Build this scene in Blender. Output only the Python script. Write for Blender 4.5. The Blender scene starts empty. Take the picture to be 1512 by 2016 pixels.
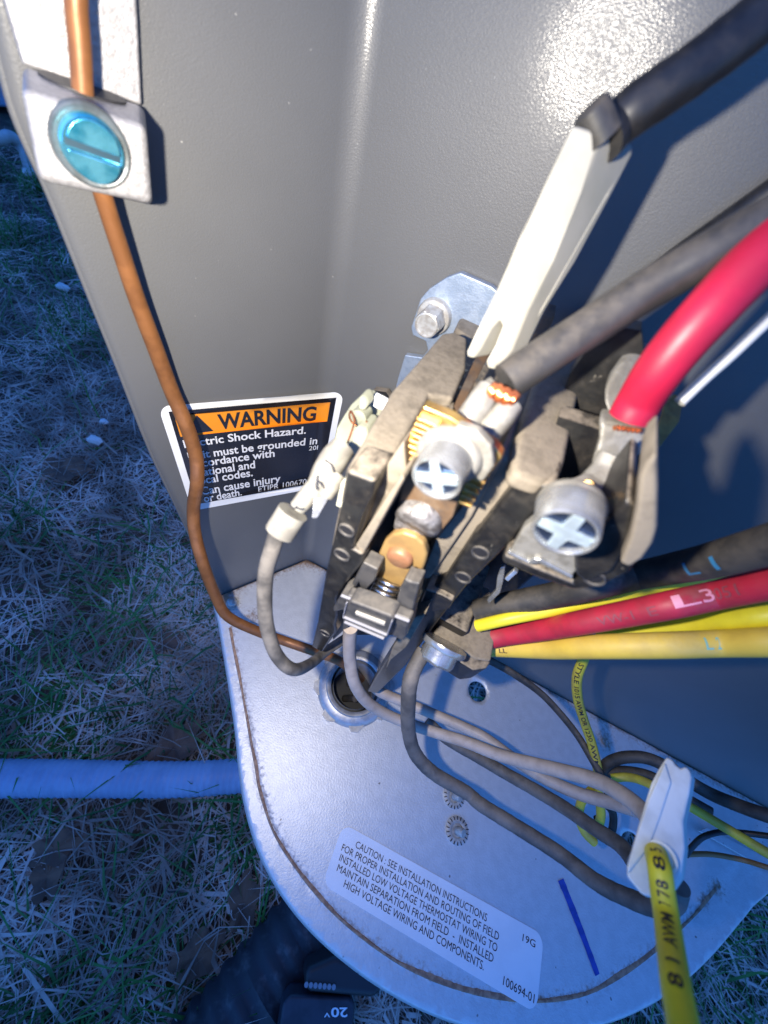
import bpy, bmesh, math, random
import numpy as np
from mathutils import Vector, Matrix
from mathutils.geometry import delaunay_2d_cdt
from mathutils.bvhtree import BVHTree
random.seed(7); rng = np.random.default_rng(7)
scn = bpy.context.scene
col = scn.collection

# ------------------------------------------------------------------ camera
F = 780.0; H = 0.19; S = 1.0
def camdir(px, py): return np.array([(px-756)/F, (py-1008)/F, 1.0])
def unit(v): v = np.asarray(v, float); return v/np.linalg.norm(v)
nad = unit(camdir(555, 1570))
zw = -nad
yw = unit(np.array([0, 0, 1.0]) - nad*nad[2])
xw = np.cross(yw, zw)
M = np.array([xw, yw, zw])                      # camera coords -> world
C = np.array([0, 0, H])
cam = bpy.data.cameras.new('camera'); camo = bpy.data.objects.new('camera', cam); col.objects.link(camo)
R3 = np.array([M@[1, 0, 0], M@[0, -1, 0], M@[0, 0, -1]]).T
camo.matrix_world = Matrix([[*R3[i], C[i]] for i in range(3)] + [[0, 0, 0, 1]])
cam.sensor_fit = 'VERTICAL'; cam.sensor_height = 24; cam.sensor_width = 18
cam.lens = F/2016*24
cam.clip_start = 0.004; cam.clip_end = 200
cam.dof.use_dof = True; cam.dof.focus_distance = 0.14; cam.dof.aperture_fstop = 14
scn.camera = camo

# ------------------------------------------------------------------ world
w = bpy.data.worlds.new('World'); scn.world = w; w.use_nodes = True
nt = w.node_tree; nt.nodes.clear()
sky = nt.nodes.new('ShaderNodeTexSky'); sky.sky_type = 'NISHITA'; sky.sun_disc = False
sky.sun_elevation = math.radians(62); sky.sun_rotation = math.radians(200)
sky.ozone_density = 6.0; sky.air_density = 1.0; sky.dust_density = 0.3
mul = nt.nodes.new('ShaderNodeVectorMath'); mul.operation = 'MULTIPLY'
mul.inputs[1].default_value = (0.40, 1.10, 2.25)
bg = nt.nodes.new('ShaderNodeBackground'); bg.inputs[1].default_value = 0.122
ow = nt.nodes.new('ShaderNodeOutputWorld')
nt.links.new(sky.outputs[0], mul.inputs[0]); nt.links.new(mul.outputs[0], bg.inputs[0]); nt.links.new(bg.outputs[0], ow.inputs[0])

# ------------------------------------------------------------------ the phone's flash (the lit lamp of this photograph)
fl = bpy.data.lights.new('flash', 'SPOT'); flo = bpy.data.objects.new('flash', fl); col.objects.link(flo)
fl.energy = 1.08; fl.color = (1.0, 0.92, 0.80); fl.shadow_soft_size = 0.0016
fl.spot_size = math.radians(150); fl.spot_blend = 1.0
flp = C + M@np.array([-0.0165, -0.003, 0.001])
fd = M@unit(camdir(720, 830))
flo.location = flp
flo.rotation_euler = Vector(fd).to_track_quat('-Z', 'Y').to_euler()
vs = scn.view_settings
vs.view_transform = 'Standard'; vs.look = 'None'; vs.exposure = 0.0; vs.gamma = 1.0; vs.use_curve_mapping = False
scn.render.engine = 'CYCLES'

# ------------------------------------------------------------------ geometry helpers
def ray(px, py): return M@camdir(px, py)
def hit(px, py, p0, nn):
    r = ray(px, py); t = np.dot(np.asarray(p0)-C, nn)/np.dot(r, nn); return C + r*t
def dp(px, py, d): return C + ray(px, py)*d
UP = np.array([0, 0, 1.0])
def floor(px, py, z=0.0): return hit(px, py, (0, 0, z), UP)
A0 = floor(605, 1100); B0 = floor(1512, 1590); L0 = floor(430, 1172)
T = unit(B0-A0)                                  # along the right wall
NI = np.cross(UP, T); NI = NI if np.dot(NI, A0-C) > 0 else -NI     # into the right wall
TL = unit(L0-A0); NL = np.cross(UP, TL); NL = NL if np.dot(NL, A0-C) > 0 else -NL
DN = -UP
def wr(px, py, off=0.0): return hit(px, py, A0-NI*off, NI)
def wl(px, py, off=0.0): return hit(px, py, A0-NL*off, NL)
O = dp(710, 945, 0.050)
def kn(px, py, n=0.0): return hit(px, py, O+NI*n, NI)
def kd(px, py, d=0.0): return hit(px, py, O+DN*d, DN)
def kt(px, py, t=0.0): return hit(px, py, O+T*t, T)
def depth(P): return float(np.dot(np.asarray(P)-C, M@np.array([0, 0, 1.0])))
def clampd(px, py, d, m):
    r = ray(px, py)
    for nn, p0 in ((NI, A0), (NL, A0), (DN, np.zeros(3))):
        k = np.dot(r, nn)
        if k > 1e-6:
            if nn is DN:
                q = C + r*(H/k)
                inside = np.dot(q-A0, T) > -0.12 and plate_in(q)
                if not inside: continue
            d = min(d, (np.dot(np.asarray(p0)-C, nn)-m)/k)
    return d
PLATE_OUT = [(424, 1186), (432, 1215), (440, 1260), (455, 1350), (468, 1440), (476, 1520), (488, 1590), (512, 1670), (550, 1745), (605, 1818), (680, 1888),
             (765, 1948), (855, 1994), (950, 2024), (1050, 2036), (1150, 2024), (1245, 1994), (1330, 1945), (1402, 1880), (1470, 1800), (1484, 1782), (1530, 1742), (1640, 1672)]
PO = [floor(*p)[:2] for p in PLATE_OUT]
def plate_in(q):
    x, y = q[0], q[1]; ins = False
    poly = PO + [B0[:2]+T[:2]*0.02, A0[:2]]
    j = len(poly)-1
    for i in range(len(poly)):
        xi, yi = poly[i]; xj, yj = poly[j]
        if (yi > y) != (yj > y) and x < (xj-xi)*(y-yi)/(yj-yi)+xi: ins = not ins
        j = i
    return ins

def tagit(o, label=None, cat=None, group=None, kind=None):
    if label: o['label'] = label
    if cat: o['category'] = cat
    if group: o['group'] = group
    if kind: o['kind'] = kind
    return o
def thing(name, label, cat, loc, group=None):
    o = bpy.data.objects.new(name, None); col.objects.link(o); o.location = Vector(loc); o.empty_display_size = 0.01
    o['wl'] = 0
    WL[o.name] = np.array(loc, float); del o['wl']
    return tagit(o, label, cat, group)
WL = {}
def mesh_obj(name, verts, faces, mat, parent=None, smooth=False, bevel=0.0, seg=2, label=None, angle=30, recalc=True):
    verts = [np.asarray(v, float) for v in verts]
    base = WL[parent.name] if parent is not None else np.mean(verts, axis=0)
    me = bpy.data.meshes.new(name)
    me.from_pydata([tuple(v-base) for v in verts], [], faces)
    if recalc:
        bm = bmesh.new(); bm.from_mesh(me); bmesh.ops.recalc_face_normals(bm, faces=bm.faces); bm.to_mesh(me); bm.free()
    o = bpy.data.objects.new(name, me); col.objects.link(o)
    if parent is not None: o.parent = parent
    else: o.location = Vector(base)
    WL[o.name] = base
    if mat: me.materials.append(mat)
    if smooth:
        me.polygons.foreach_set('use_smooth', [True]*len(me.polygons))
        if not bevel:
            try: me.set_sharp_from_angle(angle=math.radians(50))
            except Exception: pass
    if bevel:
        me.polygons.foreach_set('use_smooth', [True]*len(me.polygons))
        b = o.modifiers.new('bevel', 'BEVEL'); b.width = bevel; b.segments = seg; b.limit_method = 'ANGLE'; b.angle_limit = math.radians(angle); b.harden_normals = True
    if label: o['label'] = label
    return o
def prism_vf(pts, vec):
    n = len(pts); pts = [np.asarray(p, float) for p in pts]
    if callable(vec): bk = [p+vec(p) for p in pts]
    else: bk = [p+np.asarray(vec) for p in pts]
    f = [list(range(n)), list(range(2*n-1, n-1, -1))] + [[i, (i+1) % n, n+(i+1) % n, n+i] for i in range(n)]
    return pts+bk, f
def prism(name, pts, vec, mat, parent=None, bevel=0.0, **k):
    v, f = prism_vf(pts, vec); return mesh_obj(name, v, f, mat, parent, bevel=bevel, **k)
def joinvf(lst):
    V = []; Fs = []
    for v, f in lst:
        b = len(V); V += list(v); Fs += [[b+i for i in q] for q in f]
    return V, Fs
def basis(ax, ref=None):
    ax = unit(ax)
    ref = np.array([0, 0, 1.0]) if ref is None else np.asarray(ref, float)
    if abs(np.dot(ax, unit(ref))) > 0.95: ref = np.array([1.0, 0, 0])
    u = unit(np.cross(ref, ax)); v = np.cross(ax, u); return u, v, ax
def lathe_vf(c, ax, prof, seg=32, ref=None, scale=(1, 1)):
    """prof: list of (radius, height along ax)"""
    u, v, a = basis(ax, ref); V = []; Fs = []
    for r, h in prof:
        for k in range(seg):
            t = 2*math.pi*k/seg
            V.append(np.asarray(c)+u*r*math.cos(t)*scale[0]+v*r*math.sin(t)*scale[1]+a*h)
    for i in range(len(prof)-1):
        for k in range(seg):
            Fs.append([i*seg+k, i*seg+(k+1) % seg, (i+1)*seg+(k+1) % seg, (i+1)*seg+k])
    if prof[0][0] > 1e-7: Fs.append(list(range(seg))[::-1])
    if prof[-1][0] > 1e-7: Fs.append([(len(prof)-1)*seg+k for k in range(seg)])
    return V, Fs
def box_vf(c, u, v, a, su, sv, sa):
    c = np.asarray(c); V = []
    for i in (-.5, .5):
        for j in (-.5, .5):
            for k in (-.5, .5): V.append(c+u*su*i+v*sv*j+a*sa*k)
    return V, [[0, 1, 3, 2], [4, 6, 7, 5], [0, 4, 5, 1], [2, 3, 7, 6], [0, 2, 6, 4], [1, 5, 7, 3]]
def catmull(P, n):
    P = [np.asarray(p, float) for p in P]; Q = [2*P[0]-P[1]]+P+[2*P[-1]-P[-2]]; out = []
    for i in range(1, len(Q)-2):
        for k in range(n):
            t = k/n; a, b, c, d = Q[i-1], Q[i], Q[i+1], Q[i+2]
            out.append(0.5*((2*b)+(-a+c)*t+(2*a-5*b+4*c-d)*t*t+(-a+3*b-3*c+d)*t**3))
    out.append(P[-1]); return out
def tube_vf(P, rad, seg=16, cap=True, n=8, ripple=None, flat=1.0):
    Q = catmull(P, n) if n > 1 else [np.asarray(p, float) for p in P]
    V = []; Fs = []; fr = []
    tan = [unit(Q[min(i+1, len(Q)-1)]-Q[max(i-1, 0)]) for i in range(len(Q))]
    u = basis(tan[0])[0]; s = 0
    for i, p in enumerate(Q):
        u = unit(u-tan[i]*np.dot(u, tan[i])); v = np.cross(tan[i], u)
        if i: s += np.linalg.norm(p-Q[i-1])
        r = rad(s, i/(len(Q)-1)) if callable(rad) else rad
        fr.append((s, p, tan[i], r))
        for k in range(seg):
            t = 2*math.pi*k/seg; V.append(p+u*r*math.cos(t)+v*r*flat*math.sin(t))
    for i in range(len(Q)-1):
        for k in range(seg): Fs.append([i*seg+k, i*seg+(k+1) % seg, (i+1)*seg+(k+1) % seg, (i+1)*seg+k])
    if cap: Fs.append(list(range(seg))[::-1]); Fs.append([(len(Q)-1)*seg+k for k in range(seg)])
    return V, Fs, fr
def pxpath(pts, dia, fixed=None, clamp=True):
    P = []
    for p in pts:
        d = dia*F/p[2] if fixed is None else fixed
        if len(p) > 3: d = p[3]
        if clamp: d = clampd(p[0], p[1], d, dia*0.52)
        P.append(dp(p[0], p[1], d))
    return P
def wire(name, label, pts, dia, mat, cat='wire', clamp=True, jitter=0.0, n=8, group=None, parts=None, seg=28, bump=None):
    P = pxpath(pts, dia, clamp=clamp)
    ph = random.random()*10
    def rr(s, f): return dia/2*(1+jitter*(math.sin(s*900+ph)*.5+math.sin(s*2300+ph*2)*.5))
    V, Fs, fr = tube_vf(P, rr if jitter else dia/2, seg=seg, n=n)
    o = thing(name, label, cat, P[0], group)
    mesh_obj('insulation' if cat == 'wire' else 'tube', V, Fs, mat, o, smooth=True)
    return o, fr, P
def text_tris(s, bold=0.0):
    cu = bpy.data.curves.new('tmp', 'FONT'); cu.body = s; cu.size = 1.0; cu.offset = bold; cu.resolution_u = 3
    o = bpy.data.objects.new('tmp', cu); col.objects.link(o)
    dg = bpy.context.evaluated_depsgraph_get(); me = bpy.data.meshes.new_from_object(o.evaluated_get(dg))
    V = np.array([v.co[:2] for v in me.vertices]) if len(me.vertices) else np.zeros((0, 2)); Fs = [list(p.vertices) for p in me.polygons]
    bpy.data.objects.remove(o); bpy.data.meshes.remove(me); bpy.data.curves.remove(cu)
    return V, Fs
def text_fit(s, x0, x1, y0, h, bold=0.0):
    """text stretched between x0 and x1, baseline y0, cap height h (y up)"""
    V, Fs = text_tris(s, bold); mn, mx = V[:, 0].min(), V[:, 0].max()
    V = V.copy(); V[:, 0] = x0+(V[:, 0]-mn)/(mx-mn)*(x1-x0); V[:, 1] = y0+V[:, 1]/0.72*h
    return V, Fs
def wire_text(fr, s, s0, s1, r, height, mat, parent, name='print', ang=0.0, flip=False, arcout=0.00012):
    V, Fs = text_fit(s, s0, s1, -height/2, height, 0.012); out = []
    bm = bmesh.new(); bvs = [bm.verts.new((x, y, 0)) for x, y in V]
    for f in Fs:
        try: bm.faces.new([bvs[i] for i in f])
        except ValueError: pass
    bmesh.ops.triangulate(bm, faces=bm.faces)
    for _ in range(3):
        le = [e for e in bm.edges if e.calc_length() > r*0.28]
        if le: bmesh.ops.subdivide_edges(bm, edges=le, cuts=1); bmesh.ops.triangulate(bm, faces=bm.faces)
    bm.verts.index_update(); V = [(v.co.x, v.co.y) for v in bm.verts]; Fs = [[v.index for v in f.verts] for f in bm.faces]; bm.free()
    ss = [f[0] for f in fr]
    for x, y in V:
        if flip: x = s0+s1-x; y = -y
        i = max(1, min(len(ss)-1, int(np.searchsorted(ss, x)))); k = (x-ss[i-1])/max(1e-9, ss[i]-ss[i-1])
        p = fr[i-1][1]*(1-k)+fr[i][1]*k; t = unit(fr[i-1][2]*(1-k)+fr[i][2]*k)
        vv = unit(C-p); vv = unit(vv-t*np.dot(vv, t)); b = np.cross(vv, t)
        a = -ang+y/r
        out.append(p+(vv*math.cos(a)+b*math.sin(a))*(r+arcout))
    return mesh_obj(name, out, Fs, mat, parent, recalc=False)

# ------------------------------------------------------------------ materials
def mat(name, c1, c2=None, rough=0.5, metal=0.0, nscale=200, contrast=(0.4, 0.6), bump=0.0, bscale=800, dust=0.0, dustcol=(0.20, 0.165, 0.12), coat=0.0,
        spec=0.5, specks=None, rvar=0.0, sss=0.0, dcut=(0.2, 0.8), dscale=420, alldust=0.0, trans=0.0):
    m = bpy.data.materials.new(name); m.use_nodes = True; n = m.node_tree; N = n.nodes; b = N['Principled BSDF']; L = n.links
    tc = N.new('ShaderNodeTexCoord').outputs['Object']
    def noise(sc, det=4, ro=0.55):
        q = N.new('ShaderNodeTexNoise'); q.inputs['Scale'].default_value = sc; q.inputs['Detail'].default_value = det; q.inputs['Roughness'].default_value = ro
        L.new(tc, q.inputs['Vector']); return q.outputs['Fac']
    def ramp(src, a, bb):
        q = N.new('ShaderNodeMapRange'); q.interpolation_type = 'SMOOTHSTEP'; q.inputs[1].default_value = a; q.inputs[2].default_value = bb
        L.new(src, q.inputs[0]); return q.outputs[0]
    def mix(fac, a, bb):
        q = N.new('ShaderNodeMix'); q.data_type = 'RGBA'
        if fac is not None: L.new(fac, q.inputs[0])
        for i, x in ((6, a), (7, bb)):
            if isinstance(x, tuple): q.inputs[i].default_value = (*x[:3], 1)
            else: L.new(x, q.inputs[i])
        return q.outputs[2]
    c = c1
    if c2 is not None: c = mix(ramp(noise(nscale), *contrast), c1, c2)
    if specks: c = mix(ramp(noise(specks[1], 3), specks[2], specks[2]+0.05), c, specks[0])
    rough_out = None; metal_out = None
    if dust > 0 or alldust > 0:
        g = N.new('ShaderNodeNewGeometry'); sp = N.new('ShaderNodeSeparateXYZ'); L.new(g.outputs['Normal'], sp.inputs[0])
        up = ramp(sp.outputs[2], *dcut)
        nz = ramp(noise(dscale, 5, 0.65), 0.25, 0.62)
        q = N.new('ShaderNodeMath'); q.operation = 'MULTIPLY'; L.new(up, q.inputs[0]); L.new(nz, q.inputs[1])
        q2 = N.new('ShaderNodeMath'); q2.operation = 'MULTIPLY'; L.new(q.outputs[0], q2.inputs[0]); q2.inputs[1].default_value = dust
        fac = q2.outputs[0]
        if alldust > 0:
            nz2 = ramp(noise(260, 5, 0.7), 0.42, 0.75); q3 = N.new('ShaderNodeMath'); q3.operation = 'MULTIPLY'; L.new(nz2, q3.inputs[0]); q3.inputs[1].default_value = alldust
            q4 = N.new('ShaderNodeMath'); q4.operation = 'MAXIMUM'; L.new(q3.outputs[0], q4.inputs[0]); L.new(fac, q4.inputs[1]); fac = q4.outputs[0]
        dc = mix(ramp(noise(900, 3), 0.35, 0.65), dustcol, tuple(x*0.72 for x in dustcol))
        c = mix(fac, c, dc)
        q5 = N.new('ShaderNodeMapRange'); q5.inputs[3].default_value = rough; q5.inputs[4].default_value = 0.95; L.new(fac, q5.inputs[0]); rough_out = q5.outputs[0]
        q6 = N.new('ShaderNodeMapRange'); q6.inputs[3].default_value = metal; q6.inputs[4].default_value = 0.0; L.new(fac, q6.inputs[0]); metal_out = q6.outputs[0]
    if isinstance(c, tuple): b.inputs['Base Color'].default_value = (*c[:3], 1)
    else: L.new(c, b.inputs['Base Color'])
    b.inputs['Roughness'].default_value = rough; b.inputs['Metallic'].default_value = metal
    if rough_out is not None: L.new(rough_out, b.inputs['Roughness']); L.new(metal_out, b.inputs['Metallic'])
    elif rvar:
        q = N.new('ShaderNodeMapRange'); q.inputs[3].default_value = max(0.02, rough-rvar); q.inputs[4].default_value = min(1, rough+rvar); L.new(noise(nscale*1.7, 4), q.inputs[0]); L.new(q.outputs[0], b.inputs['Roughness'])
    b.inputs['Specular IOR Level'].default_value = spec
    b.inputs['Coat Weight'].default_value = coat; b.inputs['Coat Roughness'].default_value = 0.1
    if sss: b.inputs['Subsurface Weight'].default_value = sss; b.inputs['Subsurface Radius'].default_value = (0.002, 0.0018, 0.0014); b.inputs['Subsurface Scale'].default_value = 1.0
    if trans: b.inputs['Transmission Weight'].default_value = trans
    if bump:
        bp = N.new('ShaderNodeBump'); bp.inputs['Strength'].default_value = bump; bp.inputs['Distance'].default_value = 0.0002
        L.new(noise(bscale, 3), bp.inputs['Height']); L.new(bp.outputs[0], b.inputs['Normal'])
    return m
m_paint = mat('grey_paint', (0.114, 0.115, 0.115), (0.123, 0.124, 0.124), rough=0.42, nscale=45, contrast=(0.2, 0.8), bump=0.38, bscale=3600, spec=0.3, specks=((0.4, 0.39, 0.36), 1100, 0.745), rvar=0.05)
m_galv = None
def paint_coat(m):
    n = m.node_tree; b = n.nodes['Principled BSDF']; b.inputs['Coat Weight'].default_value = 0.30; b.inputs['Coat Roughness'].default_value = 0.17; b.inputs['Coat IOR'].default_value = 1.5
    tc = n.nodes.new('ShaderNodeTexCoord'); v = n.nodes.new('ShaderNodeTexVoronoi'); v.inputs['Scale'].default_value = 3800
    bp = n.nodes.new('ShaderNodeBump'); bp.inputs['Strength'].default_value = 0.20; bp.inputs['Distance'].default_value = 0.0001
    n.links.new(tc.outputs['Object'], v.inputs['Vector']); n.links.new(v.outputs['Distance'], bp.inputs['Height']); n.links.new(bp.outputs[0], b.inputs['Coat Normal'])
paint_coat(m_paint)
m_zinc = mat('zinc_plate', (0.42, 0.50, 0.62), (0.34, 0.42, 0.54), rough=0.42, metal=0.65, nscale=500, bump=0.25, bscale=2500, dust=0.35)
m_bolt = mat('dusty_zinc_bolt', (0.55, 0.55, 0.53), (0.42, 0.40, 0.37), rough=0.42, metal=0.55, nscale=700, dust=0.35, dustcol=(0.42, 0.38, 0.32), bump=0.3)
m_screw = mat('bright_zinc', (0.44, 0.445, 0.44), (0.33, 0.33, 0.32), rough=0.27, metal=0.72, nscale=350, rvar=0.10, bump=0.30, bscale=700)
m_cross = mat('cross_reflection', (0.55, 0.66, 0.72), (0.42, 0.50, 0.55), rough=0.2, metal=0.55, nscale=500, bump=0.5, bscale=900)  # pale blue colour stands in for light reflected by the cross slot
m_slot = mat('recess_shade', (0.07, 0.10, 0.18), (0.05, 0.07, 0.12), rough=0.3, metal=0.85, nscale=700)  # shade inside the screw recesses put into a dark navy colour
m_tin = mat('tinned_lug', (0.26, 0.25, 0.225), (0.19, 0.18, 0.155), rough=0.5, metal=0.35, nscale=500, dust=0.3, dustcol=(0.24, 0.215, 0.18), bump=0.35, bscale=1500)
m_brass = mat('brass', (0.72, 0.47, 0.16), (0.55, 0.33, 0.12), rough=0.3, metal=0.9, nscale=500, bump=0.2, alldust=0.2)
m_brown = mat('tarnished_copper_bar', (0.17, 0.105, 0.06), (0.10, 0.075, 0.06), rough=0.45, metal=0.4, nscale=250, alldust=0.4, bump=0.2)
m_tan = mat('tarnished_brass_contact', (0.34, 0.215, 0.08), (0.28, 0.175, 0.07), rough=0.5, metal=0.25, nscale=260, bump=0.15)
m_tanedge = mat('contact_button_copper', (0.30, 0.14, 0.07), (0.24, 0.12, 0.06), rough=0.5, metal=0.25, nscale=600)
m_silver = mat('worn_silver_contact', (0.24, 0.23, 0.23), (0.10, 0.09, 0.085), rough=0.5, metal=0.5, nscale=900, contrast=(.35, .65), bump=1.0, bscale=1400)
m_pblack = mat('black_plastic', (0.009, 0.009, 0.010), (0.017, 0.017, 0.017), rough=0.32, nscale=200, dust=0.95, dcut=(0.35, 0.9), dustcol=(0.24, 0.20, 0.15), specks=((0.13, 0.12, 0.10), 700, 0.70), alldust=0.10, bump=0.12, spec=0.5)
m_pdust = mat('dusty_black_plastic', (0.115, 0.097, 0.073), (0.20, 0.17, 0.13), rough=0.75, nscale=240, contrast=(0.32, 0.55), dust=0.9, dcut=(0.2, 0.8), dustcol=(0.205, 0.172, 0.128), bump=0.4, bscale=1500)
m_pgrey = mat('dark_grey_plastic', (0.038, 0.038, 0.041), (0.065, 0.062, 0.060), rough=0.4, nscale=350, dust=0.35, dustcol=(0.2, 0.175, 0.14), bump=0.15)
m_pedge = mat('light_grey_plastic', (0.24, 0.24, 0.27), rough=0.5)  # light grey for carriage edge strips and tool rivets
m_spring = mat('spring_steel', (0.62, 0.60, 0.56), rough=0.22, metal=1.0)
m_nylon = mat('white_nylon', (0.34, 0.325, 0.275), (0.30, 0.29, 0.24), rough=0.38, nscale=120, sss=0.0, bump=0.1)
m_nylon2 = mat('greenish_nylon', (0.27, 0.28, 0.205), (0.22, 0.23, 0.17), rough=0.5, nscale=200, bump=0.15, dust=0.2)
m_nylon3 = mat('dusty_nylon', (0.72, 0.75, 0.72), (0.60, 0.62, 0.58), rough=0.5, nscale=160, bump=0.2, bscale=600)
m_crimp = mat('dull_nylon_terminal', (0.21, 0.20, 0.17), (0.15, 0.14, 0.12), rough=0.55, nscale=400, bump=0.3)
m_copper = mat('bare_copper_wire', (0.28, 0.115, 0.040), (0.22, 0.09, 0.032), rough=0.45, metal=0.3, nscale=260, bump=0.15, rvar=0.1)
m_strand = mat('copper_strands', (0.50, 0.15, 0.05), (0.32, 0.09, 0.035), rough=0.3, metal=0.8, nscale=900)
m_blk = mat('black_insulation', (0.010, 0.010, 0.011), (0.016, 0.016, 0.017), rough=0.42, nscale=300, alldust=0.1, bump=0.1)
m_blkd = mat('dusty_black_insulation', (0.030, 0.028, 0.026), (0.055, 0.048, 0.04), rough=0.6, nscale=300, dust=0.75, dcut=(0.45, 1.0), dustcol=(0.17, 0.14, 0.11), alldust=0.12, bump=0.3)
m_gry = mat('grey_insulation', (0.045, 0.043, 0.042), (0.032, 0.031, 0.030), rough=0.42, nscale=300, dust=0.3, bump=0.15)
m_gryd = mat('dirty_grey_insulation', (0.15, 0.135, 0.12), (0.075, 0.07, 0.066), rough=0.62, nscale=160, contrast=(0.35, 0.62), bump=0.4, dust=0.3, dustcol=(0.26, 0.22, 0.18))
m_gryl = mat('dirty_light_grey_insulation', (0.20, 0.18, 0.155), (0.07, 0.065, 0.06), rough=0.6, nscale=130, contrast=(0.38, 0.62), bump=0.3)
m_beige = mat('beige_insulation', (0.46, 0.39, 0.34), (0.36, 0.30, 0.26), rough=0.5, nscale=220, contrast=(0.4, 0.7), bump=0.25)
m_red = mat('red_insulation', (0.42, 0.010, 0.040), (0.36, 0.010, 0.034), rough=0.45, nscale=200, bump=0.1)
m_redd = mat('dusty_red_insulation', (0.45, 0.020, 0.045), (0.36, 0.02, 0.04), rough=0.5, nscale=200, dust=0.5, dcut=(0.4, 1.0), dustcol=(0.25, 0.12, 0.1), alldust=0.12, bump=0.2)
m_yel = mat('yellow_insulation', (0.76, 0.66, 0.03), (0.68, 0.58, 0.03), rough=0.45, nscale=200, bump=0.1)
m_yeld = mat('warm_yellow_insulation', (0.72, 0.50, 0.07), (0.64, 0.44, 0.07), rough=0.5, nscale=160, dust=0.25, dustcol=(0.5, 0.42, 0.22), bump=0.12)
m_yelt = mat('thin_yellow_insulation', (0.58, 0.50, 0.04), (0.46, 0.38, 0.05), rough=0.5, nscale=200, alldust=0.2)
m_wht = mat('off_white_insulation', (0.66, 0.64, 0.56), rough=0.45)
m_brn = mat('brown_insulation', (0.28, 0.13, 0.04), rough=0.5)
m_label = mat('label_white', (0.86, 0.86, 0.86), (0.82, 0.82, 0.82), rough=0.42, nscale=90)
m_lblack = mat('label_black', (0.012, 0.013, 0.018), (0.02, 0.02, 0.026), rough=0.22, nscale=60, spec=0.6)
m_lorange = mat('label_orange', (0.78, 0.27, 0.015), rough=0.35)
m_ink = mat('black_ink', (0.02, 0.02, 0.028), rough=0.5)
m_inkw = mat('white_ink', (0.78, 0.78, 0.80), rough=0.4)
m_inkpink = mat('pink_ink', (0.75, 0.30, 0.38), rough=0.5)
m_inkblue = mat('blue_ink', (0.03, 0.16, 0.30), rough=0.5)
m_inkteal = mat('teal_ink', (0.22, 0.48, 0.36), rough=0.5)
m_inkdim = mat('faded_print', (0.26, 0.05, 0.07), rough=0.6)
m_marker = mat('blue_marker', (0.03, 0.07, 0.40), (0.02, 0.05, 0.30), rough=0.5, nscale=400)
m_bluescrew = mat('blue_green_screw_glints', (0.03, 0.34, 0.50), (0.22, 0.70, 0.86), rough=0.2, metal=0.85, nscale=260, contrast=(0.35, 0.65), bump=0.35, bscale=600)  # second, lighter cyan paints bright glints into the blue-green metal
m_alu = mat('bead_blasted_aluminium', (0.40, 0.39, 0.385), (0.31, 0.30, 0.295), rough=0.42, metal=0.35, nscale=1400, bump=0.5, bscale=2200)
m_conduit = mat('blue_grey_conduit', (0.24, 0.33, 0.46), (0.20, 0.28, 0.40), rough=0.5, nscale=60, bump=0.2, bscale=200)
m_darkpl = mat('dark_tool_plastic', (0.018, 0.02, 0.03), (0.03, 0.032, 0.045), rough=0.5, nscale=80, bump=0.2, bscale=300)
m_hose = mat('black_ribbed_tube', (0.02, 0.02, 0.026), (0.08, 0.08, 0.085), rough=0.6, nscale=120, contrast=(0.5, 0.8), bump=0.5, bscale=300)
m_straw = mat('dry_straw', (0.56, 0.47, 0.40), (0.20, 0.165, 0.13), rough=0.7, nscale=14)
m_grass = mat('green_grass', (0.045, 0.17, 0.030), (0.025, 0.10, 0.02), rough=0.6, nscale=12)
m_leaf = mat('dead_leaf', (0.17, 0.09, 0.05), (0.09, 0.05, 0.03), rough=0.8, nscale=60, bump=0.4, bscale=120)
m_stone = mat('white_pebble', (0.62, 0.61, 0.58), (0.5, 0.48, 0.45), rough=0.8, nscale=60)
m_car = mat('blue_car_paint', (0.20, 0.34, 0.62), rough=0.25, coat=0.6)
m_carpale = mat('pale_plastic', (0.42, 0.42, 0.42), (0.34, 0.34, 0.33), rough=0.7, nscale=40)
m_trim = mat('black_trim', (0.015, 0.015, 0.018), rough=0.5)
m_soil = mat('soil', (0.045, 0.036, 0.028), (0.10, 0.08, 0.06), rough=0.95, nscale=28, contrast=(0.35, 0.65), bump=1.0, bscale=70)

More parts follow.
